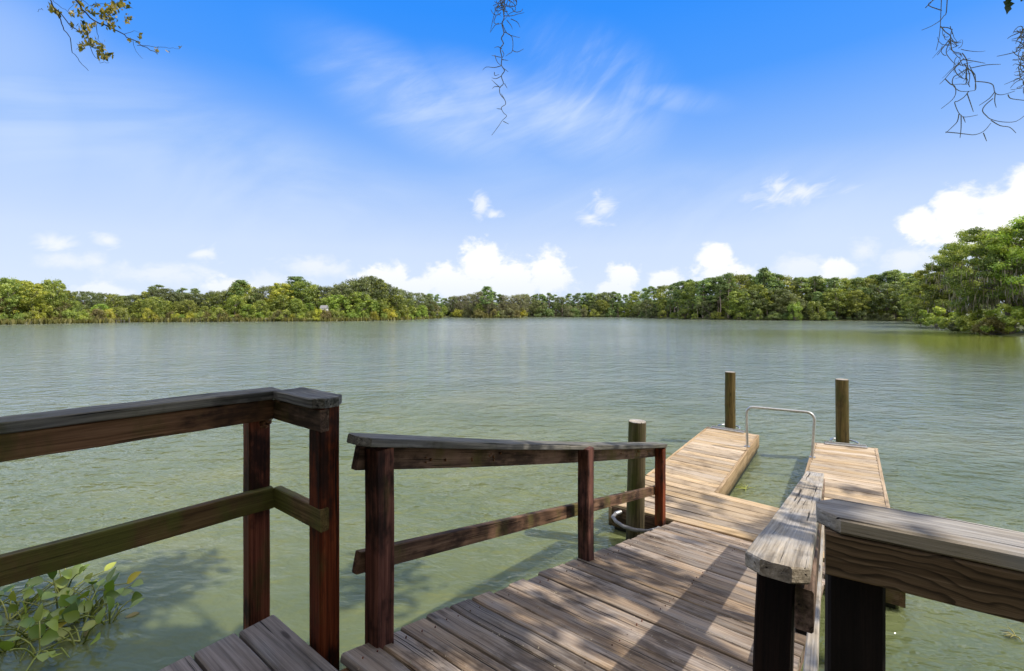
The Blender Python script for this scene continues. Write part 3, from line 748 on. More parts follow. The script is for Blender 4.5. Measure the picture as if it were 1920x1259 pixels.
def wood_rows():
    # distinctive trees first
    one=[(455,525,9,'pine','lone umbrella topped pine rising above the left shore trees',None,1.5),
         (297,534,16,'pine','rounded pine crown poking above the dark oaks on the left shore',None,1.5),
         (340,540,16,'pine','small round pine top just right of the taller pine on the left shore',None,1.3),
         (367,541,16,'pine','third round pine top above the grey green oak on the left shore',None,1.3),
         (690,517,10,'dark','broadest and tallest spreading tree on the left shore above bright bushes',None,.92),
         (640,531,8,'dark','drooping grey green oak just behind the small white hut',None,.8),
         (556,519,14,'pine','tall domed pine in the middle of the left shore',None,1.5),
         (525,530,9,'yellow','yellow topped tree left of the tall domed pine on the left shore',None,.9),
         (405,545,10,'dark','grey green rounded oak left of the lone umbrella pine',None,.95),
         (260,552,12,'dark','dark low spreading oak behind pale shrubs on the left shore',None,1.25),
         (325,552,12,'dark','broad dark oak in the centre of the left shore thicket',None,1.2),
         (98,523,5,'oak','feathery dark tree beside the yellow tree near the left frame edge',None,.75),
         (60,533,3,'yellow','bright yellow topped tree at the far left of the shore',None,.85),
         (18,520,4,'oak','tall olive green tree at the left edge of the photo',None,.8),
         (278,560,2,'oak','round dark green small tree standing forward among pale left shrubs',None,.85),
         (915,537,4,'pine','thin topped mossy pine above the small wooded point mid lake',None,1.3),
         (1430,502,8,'pine','tallest spiky pine top above the right shore wood',None,.9),
         (1365,512,5,'pine','tall spiky pine above the left part of the right shore wood',None,.9),
         (1680,506,9,'pine','flat topped pine above the right shore wood near the big cypress',None,1.2)]
    for (px,ty,bk,kd,lb,lf,wd) in one:
        place(px,ty,bk,kd,lb,'tree',None,lf,wd)
    regions=[ # x0,x1,step, back row kinds, mid row kinds
        (-120,150,17,('oak','yellow','oak','yellow'),('oak','yellow','brown')),
        (150,430,17,('dark','oak','dark'),('oak','bright','oak')),
        (430,600,16,('oak','pine','dark','oak'),('oak','bright','oak')),
        (600,800,16,('dark','dark','oak'),('bright','oak','oak')),
        (800,850,13,('pine','dark'),('brown','oak')),
        (850,985,13,('pine','mossy','mossy'),('mossy','oak','mossy')),
        (985,1190,11,('pine','pine','pine','dark'),('dark','pine','oak')),
        (1190,1745,13.5,('pine','pine','pine','oak'),('pine','oak','dark','pine')),
    ]
    where={-120:'at the left end of the shore',150:'on the left shore behind the pale shrubs',430:'on the middle of the left shore',600:'on the right part of the left shore',800:'on the left point',850:'on the small wooded point mid lake',985:'in the distant central wood',1190:'in the dense wood along the right shore'}
    kn={'pine':'slender pine','oak':'leafy green tree','dark':'dark live oak','yellow':'yellowish green tree','bright':'bright green tree','brown':'rusty tinged tree','mossy':'grey mossy tree'}
    for (x0,x1,st,bk,md) in regions:
        x=x0+st*.4; i=0
        while x<x1:
            kd=rng.choice(bk); px=x+rng.uniform(-3,3)
            ty=interp(SKY,px)+abs(rng.gauss(0,3.0))+1
            place(px,ty,rng.uniform(9,17),kd,f'tall {kn[kd]} {where[x0]}','tree',f'tall trees {where[x0]}',None,rng.uniform(.85,1.15)*(1.15 if kd=='pine' else .95))
            x+=st*rng.uniform(.8,1.2)
        x=x0+st*.8
        while x<x1:
            kd=rng.choice(md); px=x+rng.uniform(-4,4); b=interp(SHORE,px); s=interp(SKY,px)
            fr=rng.uniform(.45,.78) if x0<850 else rng.uniform(.4,.8)
            ty=b-(b-s)*fr
            place(px,ty,rng.uniform(3.5,7.5),kd,f'lower {kn[kd]} near the water {where[x0]}','tree',f'lower trees {where[x0]}',None,rng.uniform(.9,1.25))
            x+=st*1.35*rng.uniform(.8,1.25)
    # shrubs at the water's edge
    x=-100
    while x<828:
        b=interp(SHORE,x); h=rng.uniform(13,30) if x<760 else rng.uniform(9,20)
        lf=rng.choice(('bright','bright','oak','brown','reed','yellow') if x>140 else ('yellow','oak','brown','bright'))
        kn2={'bright':'bright green','oak':'mid green','brown':'rusty brown','reed':'straw coloured','yellow':'yellow green'}[lf]
        place(x,b-h,rng.uniform(.2,2.6),'bush',f'{kn2} bush at the water edge of the left shore','bush','bushes along the left shore',lf,rng.uniform(.55,.9))
        x+=rng.uniform(10,19)
    for x in range(846,985,11):
        lf=rng.choice(('mossy','brown','oak','yellow'))
        kn2={'mossy':'grey green','oak':'mid green','brown':'rusty brown','yellow':'yellow green'}[lf]
        place(x+rng.uniform(-3,3),interp(SHORE,x)-rng.uniform(9,20),rng.uniform(.3,2),'bush',f'{kn2} bush at the water edge of the small wooded point','bush','bushes on the small wooded point',lf,rng.uniform(.6,.95))
    for (x,h,lf,lb) in ((1281,16,'brown','rusty bush standing alone in front of the right shore wood'),(1385,13,'mossy','grey twiggy bush low on the right shore water line'),(1420,24,'oak','green leafy bush under the tall right shore pines'),(1490,36,'bright','pale olive tall bush bulging from the right shore wood'),(1530,40,'oak','wide green bush right of the pale bulging one on the right shore'),(1066,26,'mossy','pale grey bushy tree against the distant central wood'),(1095,18,'mossy','small pale bush right of the grey bushy tree in the distant wood')):
        place(x,interp(SHORE,x)-h,1.,'bush',lb,'bush',None,lf,.6)
    x=990
    while x<1735:
        place(x,interp(SHORE,x)-rng.uniform(8,22),rng.uniform(1.,4),'bush','dark green bush under the trees of the far right shore','bush','dark bushes under the right shore wood',rng.choice(('dark','oak','pine')),rng.uniform(.7,1.1))
        x+=rng.uniform(15,26)
wood_rows()
def understory():
    P=[];T=[]
    for _ in range(60000):
        px=rng.uniform(-150,1760); b=interp(SHORE,px); s=interp(SKY,px); Y=shore_depth(px)+rng.uniform(17,24)
        hmax=max(2.,(HC+(HZ-s)/F*Y)*.52); P.append(((px-CX)/F*Y,Y,.3+hmax*rng.random()**1.1)); T.append(min(1,max(0,rng.gauss(.12,.12))))
    P=np.array(P); nn=nrng.normal(size=P.shape)+np.array([0.2,-.5,.4])
    v,t=cards(P,nn,nrng.uniform(.35,.75,len(P)),np.array(T))
    o=link('understory_woods',cardmesh('understory_woods',v,t),L['dark']); tag(o,'dark mass of woodland behind the shoreline trees','woodland',kind='stuff')
understory()
def reeds():
    P=[];S=[];T=[]
    for _ in range(3600):
        px=rng.uniform(-120,985); 
        if px>835 and px<880: continue
        Y=shore_depth(px)+rng.uniform(-.9,.8); h=rng.uniform(.25,.6); P.append(((px-CX)/F*Y,Y,h*.8)); S.append(h); T.append(rng.random())
    P=np.array(P); nn=nrng.normal(size=P.shape)*np.array([1,1,.15]); ld=np.tile(np.array([[0,0,1.]]),(len(P),1))+nrng.normal(size=P.shape)*.2
    v,t=cards(P,nn,np.array(S),np.array(T),1.5,ld)
    o=link('shore_reeds',cardmesh('shore_reeds',v,t),L['reed']); tag(o,'straw coloured reeds and grass fringing the left shore','reeds',kind='stuff')
reeds()
# --- nearer trees at the right edge
def big_tree(name, loc, H, W, n_cl, per, size, leaf, label, moss=0, lo=.2, trunks=1, flat=.6):
    root=empty(name,loc,label,'tree' if H>5 else 'bush'); base=Vector(loc)
    mb=MB(); cl=[]
    for k in range(trunks):
        tx=rng.uniform(-.12,.12)*W*(k>0)
        limb(mb,base+Vector((tx,rng.uniform(-.5,.5)*(k>0),-.3)),base+Vector((tx*1.4,0,H*.8)),.035*H**.95*.6,.05,8,.012,9)
    for i in range(n_cl):
        k=(i+.5)/n_cl; zz=lo+(1-lo)*k; env=W*(math.sin(math.pi*(.2+.64*k))**.55)*math.sqrt(rng.random())*1.02
        a=i*2.399+rng.uniform(-.4,.4); r=rng.uniform(.5,1.05)*H/12
        c=base+Vector((math.cos(a)*env,math.sin(a)*env,min(zz*H,H-r*.5)))
        cl.append((c.x,c.y,c.z,r*1.15,r*flat,rng.uniform(.15,.85)))
        if i%2==0: limb(mb,base+Vector((0,0,max(.15*H,zz*H*.75))),c,.07*H/12,.015,5,.06,5)
    mb.build('trunk',M['bark'],root)
    v,t=clumps_to_cards(cl,per,size,1.,.5,.55,.3)
    link('crown',cardmesh('crown',v,t),L[leaf],root)
    if moss:
        n=int(moss*1.2); ci=nrng.integers(0,int(len(cl)*.62),n); c=np.array([x[:3] for x in cl])[ci]+nrng.normal(size=(n,3))*np.array([.7,.7,.25])-np.array([0,0,.6])
        nn=nrng.normal(size=(n,3)); nn[:,2]*=.1
        v,t=cards(c,nn,nrng.uniform(.12,.34,n),nrng.random(n),2.0,np.tile(np.array([[0,0,1.]]),(n,1))+nrng.normal(size=(n,3))*.08,.16)
        # narrow the strands
        link('hanging_moss',cardmesh('hanging_moss',v,t),L['hang'],root)['kind']='stuff'
    return root
def right_trees():
    def ray(px,py,back,z=.1):
        q=at_z(px,py,0); q=q*(1+back/q.y); return (q.x,q.y,z)
    big_tree('cypress_tree',ray(1888,629,2.5),12.7,5.6,130,420,.095,'oak','tall spreading cypress hung with grey moss at the right frame edge',1900,.28,3)
    big_tree('cypress_tree',ray(1808,621,14),13.4,5.0,115,360,.105,'oak','leaning feathery cypress just left of the tall mossy one at the right',1000,.22,2)
    big_tree('shore_tree',ray(1764,617,8),10.6,3.9,90,300,.12,'yelgreen','slim olive tree behind the bright bush at the right point',300,.06,1)
    big_tree('shore_tree',ray(1738,613,20),10.2,4.6,80,280,.14,'oak','dark tree where the right point meets the far wood',0,.04,1)
    big_tree('cypress_tree',ray(1975,633,3),13.2,5.2,80,360,.11,'bright','yellow green cypress cut off by the right edge of the photo',900,.2,2)
    for (px,py,H,W,lf,lb) in ((1766,617,3.6,2.5,'bright','brightest green low bush at the tip of the right point'),(1838,625,3.9,1.9,'oak','bushy green shrub below the leaning cypress'),(1872,629,2.0,1.5,'brown','low dull shrub at the foot of the tall mossy cypress'),(1910,630,4.2,2.2,'bright','tall leafy shrub at the right frame edge under the cypress'),(1806,620,2.4,2.0,'oak','dark leafy shrub under the slim olive tree at the right point'),(1852,627,2.6,2.0,'oak','rounded mid green shrub between the two mossy cypresses'),(1882,622,4.6,3.0,'dark','dark bush closing the gap behind the mossy cypress trunks'),(1815,622,1.4,1.6,'dark','dark low shrub at the water right of the brightest bush')):
        p=at_z(px,py,0); root=empty('shore_bush',(p.x,p.y+.8,.05),lb,'bush'); mb=MB(); cl=[]
        for i in range(24):
            a=i*2.399; e=W*math.sqrt(rng.random()); z=H*rng.uniform(.15,.92)*(1-.35*(e/W)**2); r=rng.uniform(.3,.6)
            c=Vector((p.x+math.cos(a)*e,p.y+.8+math.sin(a)*e*.8,z)); cl.append((*c,r,r*.75,rng.uniform(.2,.9)))
            if i%3==0: limb(mb,(p.x,p.y+.8,0),c,.04,.012,4,.05,5)
        mb.build('stem',M['bark'],root); v,t=clumps_to_cards(cl,190,.11,.8,.5,.8); link('foliage',cardmesh('foliage',v,t),L[lf],root)
right_trees()
# --- hut and old pier remains on the left shore
def hut():
    Y=shore_depth(608)+3.; c=at_y(608,584,Y); root=empty('shore_hut',(c.x,Y,.3),'tiny white hut with grey roof among bushes on the left shore','hut')
    w,d=.86,.8; z0=c.z; z1=at_y(608,578.5,Y).z; z2=at_y(608,572.8,Y).z
    mb=MB(); mb.prism([(c.x-w,Y-d),(c.x+w,Y-d),(c.x+w,Y+d),(c.x-w,Y+d)],z0,z1); mb.build('wall',M['hutwall'],root)
    mb=MB(); e=.14
    vs=[(c.x-w-e,Y-d-e,z1+.01),(c.x+w+e,Y-d-e,z1+.01),(c.x+w+e,Y+d+e,z1+.01),(c.x-w-e,Y+d+e,z1+.01),(c.x-w-e,Y,z2),(c.x+w+e,Y,z2)]
    mb.add(vs,[(0,1,5,4),(2,3,4,5),(0,4,3),(1,2,5),(3,2,1,0)],[v for v in vs],.5); mb.build('roof',M['hutroof'],root)
    for sx in(-1,1):
        for sy in(-1,1):
            mb=MB(); mb.post((c.x+sx*(w-.1),Y+sy*(d-.1),.1),(c.x+sx*(w-.1),Y+sy*(d-.1),z0-.005),.12,.12,(1,0,0)); mb.build('leg',M['post'],root)
hut()
def old_pier():
    Y=shore_depth(220)-1.2; a=at_y(203,600,Y); b=at_y(240,600,Y)
    root=empty('old_pier',((a.x+b.x)/2,Y,0),'remains of an old grey timber pier at the left shore water line','pier')
    for i in range(6):
        p=a.lerp(b,i/5); mb=MB(); mb.post((p.x,Y+.3*(i%2),-.5),(p.x+rng.uniform(-.05,.05),Y+.3*(i%2),.75+.5*(i==5)+rng.uniform(-.1,.15)),.14,.14,(1,0,0)); mb.build('post',M['cap'],root)
    mb=MB(); mb.board(Vector((a.x,Y+.13,.62)),Vector((b.x-1,Y+.13,.58)),.09,.13,UP); mb.build('beam',M['cap'],root)
old_pier()

def unseen_bank_woods():  # trees out of view, built tall to keep skylight off the post faces
    P=[];T=[]
    for _ in range(20000):
        x=rng.uniform(-24,5); y=rng.uniform(-13,-4.2); P.append((x,y,.3+rng.random()**.8*(13+1.5*math.sin(x*.7)))); T.append(min(1,max(0,rng.gauss(.4,.2))))
    P=np.array(P); nn=nrng.normal(size=P.shape)
    v,t=cards(P,nn,nrng.uniform(.25,.55,len(P)),np.array(T))
    o=link('unseen_bank_woods',cardmesh('unseen_bank_woods',v,t),L['over']); tag(o,'unseen woodland on the near bank, shaped to block light behind the platform','woodland',kind='stuff')
unseen_bank_woods()
# ------------------------------------------------------------------ floating plants
def leaf_blade(mb, base, direction, length, width, normal, tint, fold=.25):
    """pointed oval blade with a fold, given thickness by two shells"""
    d=Vector(direction).normalized(); n=Vector(normal); n=(n-d*n.dot(d)).normalized(); s=d.cross(n)
    prof=[(0,.12),(.18,.75),(.4,1.),(.65,.82),(.85,.42),(1.,.03)]
    vs=[];fs=[]
    for (t,w) in prof:
        c=base+d*length*t-n*(.12*length*t*t)
        hw=width*.5*w
        vs+= [c-s*hw+n*hw*fold, c, c+s*hw+n*hw*fold]
    for i in range(len(prof)-1):
        a=i*3; fs+=[(a,a+1,a+4,a+3),(a+1,a+2,a+5,a+4)]
    mb.add(vs,fs,[(v.x,v.y,v.z) for v in vs],tint,True)
def hyacinth(px,py,nl,spread,label,hmin=.05,hmax=.21,yellow=False):
    c=at_z(px,py,0); root=empty('water_hyacinth',c,label,'floating plant','water hyacinths floating beside the left railing')
    st=MB(); lf=MB()
    for i in range(nl):
        a=i*2.399+rng.uniform(-.5,.5); h=rng.uniform(hmin,hmax); e=spread*rng.uniform(.5,1.35)
        tip=c+Vector((math.cos(a)*e,math.sin(a)*e,h)); mid=c.lerp(tip,.5)+Vector((0,0,h*.12))
        p0=c+Vector((math.cos(a)*.03,math.sin(a)*.03,-.02))
        st.tube([p0,p0.lerp(mid,.5)+Vector((0,0,.01)),mid,mid.lerp(tip,.6)+Vector((0,0,h*.05)),tip],[.007,.006,.005,.004,.003],7)
        dd=(tip-mid).normalized()*.6+Vector((rng.gauss(0,.4),rng.gauss(0,.4),rng.uniform(-.2,.6)))
        nn=Vector((rng.gauss(0,.4),-.5+rng.gauss(0,.4),.9)); ln=rng.uniform(.075,.130)
        leaf_blade(lf,tip,dd,ln,ln*rng.uniform(.7,.95),nn,rng.random())
    for i in range(2):   # trailing runners
        a=rng.uniform(0,6.28); q=c+Vector((math.cos(a)*spread*1.3,math.sin(a)*spread*1.3,.008))
        st.tube([c+Vector((0,0,.01)),c.lerp(q,.5)+Vector((rng.gauss(0,.03),rng.gauss(0,.03),.03)),q],[.006,.005,.003],6)
    st.build('stem',L['hyst'],root); lf.build('leaves',L['hyac'],root)
    return root
hl='leafy green water hyacinth in the floating clump by the left railing'
for (px,py,nl,sp) in ((205,1165,7,.22),(150,1205,6,.22),(20,1215,8,.26),(75,1225,6,.22),(18,1165,10,.30),(62,1190,9,.28),(110,1150,11,.28),(158,1162,10,.24),(45,1130,9,.28),(185,1140,8,.20),(-40,1160,10,.3),(120,1110,8,.22)):
    hyacinth(px,py,nl,sp,hl)
def stray(px,py,tilt,label):
    c=at_z(px,py,0); root=empty('fallen_leaf',c,label,'leaf'); mb=MB()
    leaf_blade(mb,c+Vector((0,0,.03)),(.5,.2,.25+tilt),.14,.10,(0,-.5,.9),.8); mb.build('blade',L['hyyel'],root)
    mb=MB(); mb.tube([c+Vector((-.22,-.06,.0)),c+Vector((-.1,-.03,.03)),c+Vector((0,0,.03))],[.004,.004,.003],6); mb.build('stalk',L['hyst'],root)
stray(238,1100,.25,'single yellow leaf on a long stalk at the right of the hyacinth clump')
def debris(px,py,label,col):
    c=at_z(px,py,0); root=empty('fallen_leaf',c,label,'leaf'); mb=MB(); leaf_blade(mb,c+Vector((0,0,.006)),(rng.gauss(0,1),rng.gauss(0,1),.02),.11,.05,(.1,-.1,1),.5); mb.build('blade',col,root)
debris(118,1180,'pinkish brown withered leaf hanging in the hyacinth clump',L['brown'])
debris(160,1195,'brown withered leaf floating right of the broad yellow leaf',L['brown'])
debris(262,1150,'small brown leaf adrift right of the hyacinth clump',L['brown'])
stray(88,1192,.0,'broad yellow leaf floating in front of the hyacinth clump')
def weeds(c,n,sp,label,leaf='hyst'):
    root=empty('floating_weed',c,label,'weed'); mb=MB()
    for i in range(n):
        a=rng.uniform(0,6.28); q=Vector(c)+Vector((0,0,.006)); e=q+Vector((math.cos(a)*sp*1.6,math.sin(a)*sp*1.6,rng.uniform(0,.03)))
        mb.tube([q,q.lerp(e,.5)+Vector((0,0,.012)),e],[.004,.005,.002],5)
    mb.build('strand',L[leaf],root)
weeds(at_z(1398,918,0),12,.09,'wisp of floating green weed in the slip between the dock fingers')
weeds(at_z(1905,1195,0),7,.06,'pale twiggy scrap floating near the right railing','reed')

# ------------------------------------------------------------------ overhanging trees (limbs reach over the platform)
def in_frame(p, m=.0):
    if p.y<.15: return False
    a=(p.x/p.y); e=(p.z-HC)/p.y
    return abs(a)<1.125+m and e<.687+m
def right_oak():
    base=Vector((7.2,-3.2,.4)); root=empty('overhanging_oak',base,'oak overhanging the platform, one lobed leaf showing at the top right corner','tree')
    mb=MB()
    limb(mb,base-Vector((0,0,.3)),base+Vector((-.3,.4,4.6)),.34,.26,8,.015,14)
    top=base+Vector((-.3,.4,4.6)); cl=[]
    hubs=[]
    for (x,y,z,r) in ((3.4,-.2,6.6,.13),(4.6,1.6,7.6,.12),(6.5,2.6,8.2,.12),(7.8,.2,8.2,.12),(2.6,-2.2,6.8,.10),(9.5,3.2,8.6,.1)):
        h=Vector((x,y,z)); limb(mb,top,h,r,r*.45,6,.05,8); hubs.append(h)
    # low limb carrying the moss just over the view
    low=limb(mb,top-Vector((0,0,.6)),Vector((-.25,1.55,4.35)),.12,.028,10,.02,8)
    limb(mb,top-Vector((0,0,.8)),Vector((2.2,1.62,4.0)),.08,.02,8,.02,7)
    limb(mb,Vector((2.2,1.62,4.0)),Vector((1.35,1.75,4.25)),.02,.01,4,.03,6)
    # leaf clumps: where the crown is thick, the platform below lies in shade
    def shade(tx,ty,tz,dist,r,dens=1.,flat=.5):
        p=Vector((tx,ty,tz))+SUN*dist
        if in_frame(p,.22): return
        q=p-SUN*((p.z-2.2)/SUN.z)
        if .35<q.x<1.7 and -.3<q.y<1.5: return
        cl.append((p.x,p.y,p.z,r,r*flat,rng.uniform(.3,.7),dens))
    for _ in range(66):   # dense over the platform's left and the camera
        shade(rng.uniform(-2.6,-.55),rng.uniform(.6,2.9),rng.uniform(1.2,2.2),rng.uniform(5.,7.5),rng.uniform(.4,.75))
    for _ in range(16):
        shade(rng.uniform(-.9,.2),rng.uniform(-.6,1.3),1.3,rng.uniform(5.,7.),rng.uniform(.4,.7))
    for (tx,ty) in ((-.25,2.1),(-.05,1.75),(.35,2.35),(.2,2.9),(.1,1.45),(.75,2.9),(1.0,3.5),(.55,1.75),(1.3,3.2)): # broken shade on the upper ramp
        shade(tx,ty,1.,rng.uniform(5.6,7.),rng.uniform(.22,.36),.5)
    for (tx,ty,r) in ((1.55,4.3,.14),(2.1,5.3,.2),(2.7,4.8,.18),(3.0,5.0,.16),(2.5,5.6,.12),(4.5,5.9,.2),(4.7,5.4,.16),(4.0,5.0,.14),(1.9,5.6,.12)):
        shade(tx,ty,.35,rng.uniform(7.5,9.),r,.42,.35)
    for _ in range(14):   # shade on the near water, left
        shade(rng.uniform(-5,-1.),rng.uniform(2.6,4.6),0,rng.uniform(7,9.),rng.uniform(.3,.6),.6)
    V_=[];T_=[]
    for c in cl:
        v,t=clumps_to_cards([c[:6]],int(330*c[6]*(c[3]/.5)**2)+20,.075,.6,.5,.9,.1,1.25); V_.append(v);T_.append(t)
        h=min(hubs,key=lambda q:(q-Vector(c[:3])).length); q=Vector(c[:3])
        if not in_frame(q,.2): limb(mb,h,q,.03,.008,5,.06,5)
    mb.build('trunk',M['bark'],root)
    link('crown',cardmesh('crown',np.concatenate(V_),np.concatenate(T_)),L['over'],root)
    # one lobed leaf and its neighbour at the top right corner
    tw=MB(); lb=MB(); Y=1.35
    tip=at_y(1893,-30,Y); tw.tube([Vector((2.2,1.62,4.0)),Vector((1.9,1.5,3.85)),tip],[.012,.008,.003],7)
    def oak_leaf(mb,root_p,ang,size,tilt):
        prof=[(0,.03),(.12,.16),(.22,.12),(.36,.34),(.46,.20),(.60,.46),(.70,.22),(.82,.30),(.90,.12),(1.,.02)]
        d=Vector((math.sin(ang),tilt,-math.cos(ang))).normalized(); n=Vector((.25,-1,.2)); n=(n-d*n.dot(d)).normalized(); s=d.cross(n); vs=[];fs=[]
        for (t,w) in prof:
            c=root_p+d*size*t; vs+=[c-s*size*w*.9-d*size*w*.25+n*size*w*.12,c,c+s*size*w*.9-d*size*w*.25+n*size*w*.12]
        for i in range(len(prof)-1):
            a=i*3; fs+=[(a,a+1,a+4,a+3),(a+1,a+2,a+5,a+4)]
        mb.add(vs,fs,[(v.x,v.y,v.z) for v in vs],rng.uniform(.2,.6),True)
    oak_leaf(lb,at_y(1890,-14,Y),.05,.062,.1); oak_leaf(lb,at_y(1915,-22,Y),-.25,.05,-.2); oak_leaf(lb,at_y(1935,-10,Y),.3,.06,.1); oak_leaf(lb,at_y(1902,-40,Y),1.2,.06,.1)
    tw.build('twig',M['twig'],root); lb.build('leaves',L['over'],root)
right_oak()
def left_tree():
    base=Vector((-9.5,-1.,.4)); root=empty('overhanging_tree',base,'tree leaning over the lake, its thin leafy twigs entering at top left','tree')
    mb=MB(); limb(mb,base-Vector((0,0,.3)),Vector((-8.6,.6,6.2)),.22,.14,8,.02,12)
    tip=at_y(80,-90,4.6); limb(mb,Vector((-8.6,.6,6.2)),tip,.10,.018,9,.02,8)
    limb(mb,Vector((-8.6,.6,6.2)),Vector((-8.2,.2,8.6)),.12,.04,6,.04,8)
    mb.build('trunk',M['bark'],root)
    tw=MB(); Y=4.6; tws=[]
    def twig(pts,r0,r1,dy=0.):
        P=[at_y(p[0],p[1],Y+dy+.05*i) for i,p in enumerate(pts)]
        if pts[0][1]<=0: P=[tip.copy()]+P
        Q=[]
        for i in range(len(P)-1):
            for j in range(3): Q.append(P[i].lerp(P[i+1],j/3)+Vector((rng.gauss(0,.006),0,rng.gauss(0,.006))))
        Q.append(P[-1]); n=len(Q); tw.tube(Q,[lerp(r0,r1,i/(n-1)) for i in range(n)],6); tws.append(Q); return Q
    a=twig([(138,-6),(155,18),(177,40),(205,50),(232,65),(255,78),(275,90),(296,102)],.009,.003)
    b=twig([(92,-4),(103,18),(112,36),(121,58),(131,72),(136,98),(150,116),(166,133)],.006,.002,-.2)
    c=twig([(103,18),(118,32),(135,50),(150,62),(163,80),(175,102),(190,118),(205,118)],.005,.0015,-.1)
    d=twig([(177,40),(181,55),(185,75),(192,88)],.003,.0012)
    e=twig([(95,-5),(115,15),(125,22),(140,8)],.003,.0012)
    f=twig([(232,65),(250,58),(262,60)],.002,.001); g=twig([(258,84),(290,88),(318,90),(335,92)],.0025,.001); h=twig([(248,76),(255,98),(268,110)],.002,.001)
    k=twig([(140,-8),(170,10),(200,6),(215,2)],.003,.0012)
    w=twig([(82,18),(76,17),(70,22)],.002,.001,-.2)
    tw.build('twig',M['twig'],root)
    P=[];N=[];S=[];T=[]
    blobs=[(215,12,14,9,60),(200,25,15,12,80),(205,38,12,10,45),(228,8,10,8,35),(150,8,10,7,25),(152,22,8,8,22),(135,26,5,5,12),(95,14,7,6,18),(107,24,6,6,20),(157,52,11,9,55),(160,62,8,6,25),(153,88,7,7,28),(170,80,12,8,50),(190,88,9,8,35),(188,100,8,8,35),(200,105,8,6,28),(212,52,9,7,18),(175,24,8,8,14),(178,46,6,5,14),(243,12,4,5,8),(242,32,6,6,16),(236,42,4,3,6),(262,68,5,4,6),(243,76,4,3,5),(297,96,6,6,12),(316,98,5,4,5),(335,88,4,4,3),(258,80,4,3,4),(180,10,8,6,10),(135,50,4,5,10)]
    for (x,y,rx,ry,n) in blobs:
        for _ in range(n):
            q=at_y(x+rng.gauss(0,rx*.55),y+rng.gauss(0,ry*.55),Y+rng.gauss(.1,.1)); P.append(q); N.append((rng.gauss(0,1),rng.gauss(-.6,.8),rng.gauss(.4,.7))); S.append(rng.uniform(.013,.025)); T.append(rng.random())
    v,t=cards(np.array(P),np.array(N),np.array(S),np.array(T),1.25,np.tile(np.array([[0.2,0,-1.]]),(len(P),1))+nrng.normal(size=(len(P),3))*.5)
    link('foliage',cardmesh('foliage',v,t),L['gum'],root)
left_tree()
# --- Spanish moss
def moss_obj(label, strands, name='spanish_moss'):
    allp=[p for s in strands for p in s[0]]; top=max(allp,key=lambda p:p.z)
    root=empty(name,top,label,'spanish moss'); mb=MB()
    for (pts,r0,r1) in strands:
        n=len(pts); mb.tube(pts,[lerp(r0,r1,(i/(n-1))**1.5) for i in range(n)],5)
    mb.build('strand',M['moss'],root)
def curl(p, d, length, n=6, bend=.5):
    p=Vector(p); d=Vector(d).normalized(); pts=[p.copy()]; st=length/n; ax=Vector((rng.gauss(0,.3),1,rng.gauss(0,.3))).normalized(); k=rng.uniform(-bend,bend)
    for i in range(n):
        d=(Matrix.Rotation(k,3,ax)@d); d=(d+Vector((rng.gauss(0,.12),rng.gauss(0,.12),rng.gauss(0,.12)))).normalized(); p=p+d*st; pts.append(p.copy())
    return pts
def smooth_path(pts, k=3):
    P=[pts[0]]+list(pts)+[pts[-1]]; out=[]
    for i in range(1,len(P)-2):
        for j in range(k):
            t=j/k; a,b,c,d=P[i-1],P[i],P[i+1],P[i+2]
            out.append(.5*((2*b)+(c-a)*t+(2*a-5*b+4*c-d)*t*t+(3*b-a-3*c+d)*t**3))
    out.append(P[-2]); return out
def centre_moss():
    Y=1.5; S=[]
    sp=[(944,-420),(950,-330),(945,-250),(950,-170),(948,-90),(946,-40),(946,0),(944,20),(945,35),(941,45),(945,62),(940,72),(944,82),(938,92),(941,108),(940,122),(946,133),(940,143),(944,157),(937,165),(938,177),(946,187),(948,196),(940,202),(944,212),(950,218),(942,226),(934,238),(922,254)]
    path=[at_y(x,y,Y+rng.gauss(0,.006)) for x,y in sp]; S.append((smooth_path(path),.0021,.0007))
    br=[[(942,45),(950,62),(962,68),(975,71)],[(945,60),(960,70),(961,95),(953,102),(948,106)],[(961,95),(970,98),(982,92)],[(946,30),(960,30),(970,27),(983,24)],[(935,44),(928,48),(920,60)],[(930,15),(924,38),(919,62)],[(941,92),(934,88),(927,90)],[(939,108),(930,106),(922,104)],[(941,112),(953,114)],[(939,124),(927,127),(912,126),(905,132)],[(940,143),(930,148),(922,146)],[(943,128),(953,135)],[(938,165),(928,156),(922,150)],[(946,157),(951,166)],[(936,163),(927,163),(923,167)],[(946,187),(940,176)],[(941,205),(931,204)],[(944,228),(954,233)],[(930,30),(926,42),(934,46),(944,42)],[(934,10),(930,20),(940,32)],[(953,0),(964,8),(966,20),(955,26),(946,38)],[(958,36),(970,42),(975,52)],[(950,38),(958,48),(961,56)],[(928,104),(932,116),(940,124)],[(927,136),(928,142),(936,140)],[(941,95),(945,102),(941,110)]]
    for b in br: S.append((smooth_path([at_y(x,y,Y+rng.gauss(0,.012)) for x,y in b]),.0013,.0005))
    for _ in range(46):
        x=rng.gauss(947,10); y=rng.uniform(-70,26); p=at_y(x,y,Y+rng.gauss(0,.02)); S.append((curl(p,(rng.gauss(0,1),rng.gauss(0,.4),rng.gauss(-.3,.6)),rng.uniform(.03,.06),7,.6),.0013,.0008))
    moss_obj('long crinkled strand of Spanish moss hanging at the top centre of the sky',S)
centre_moss()
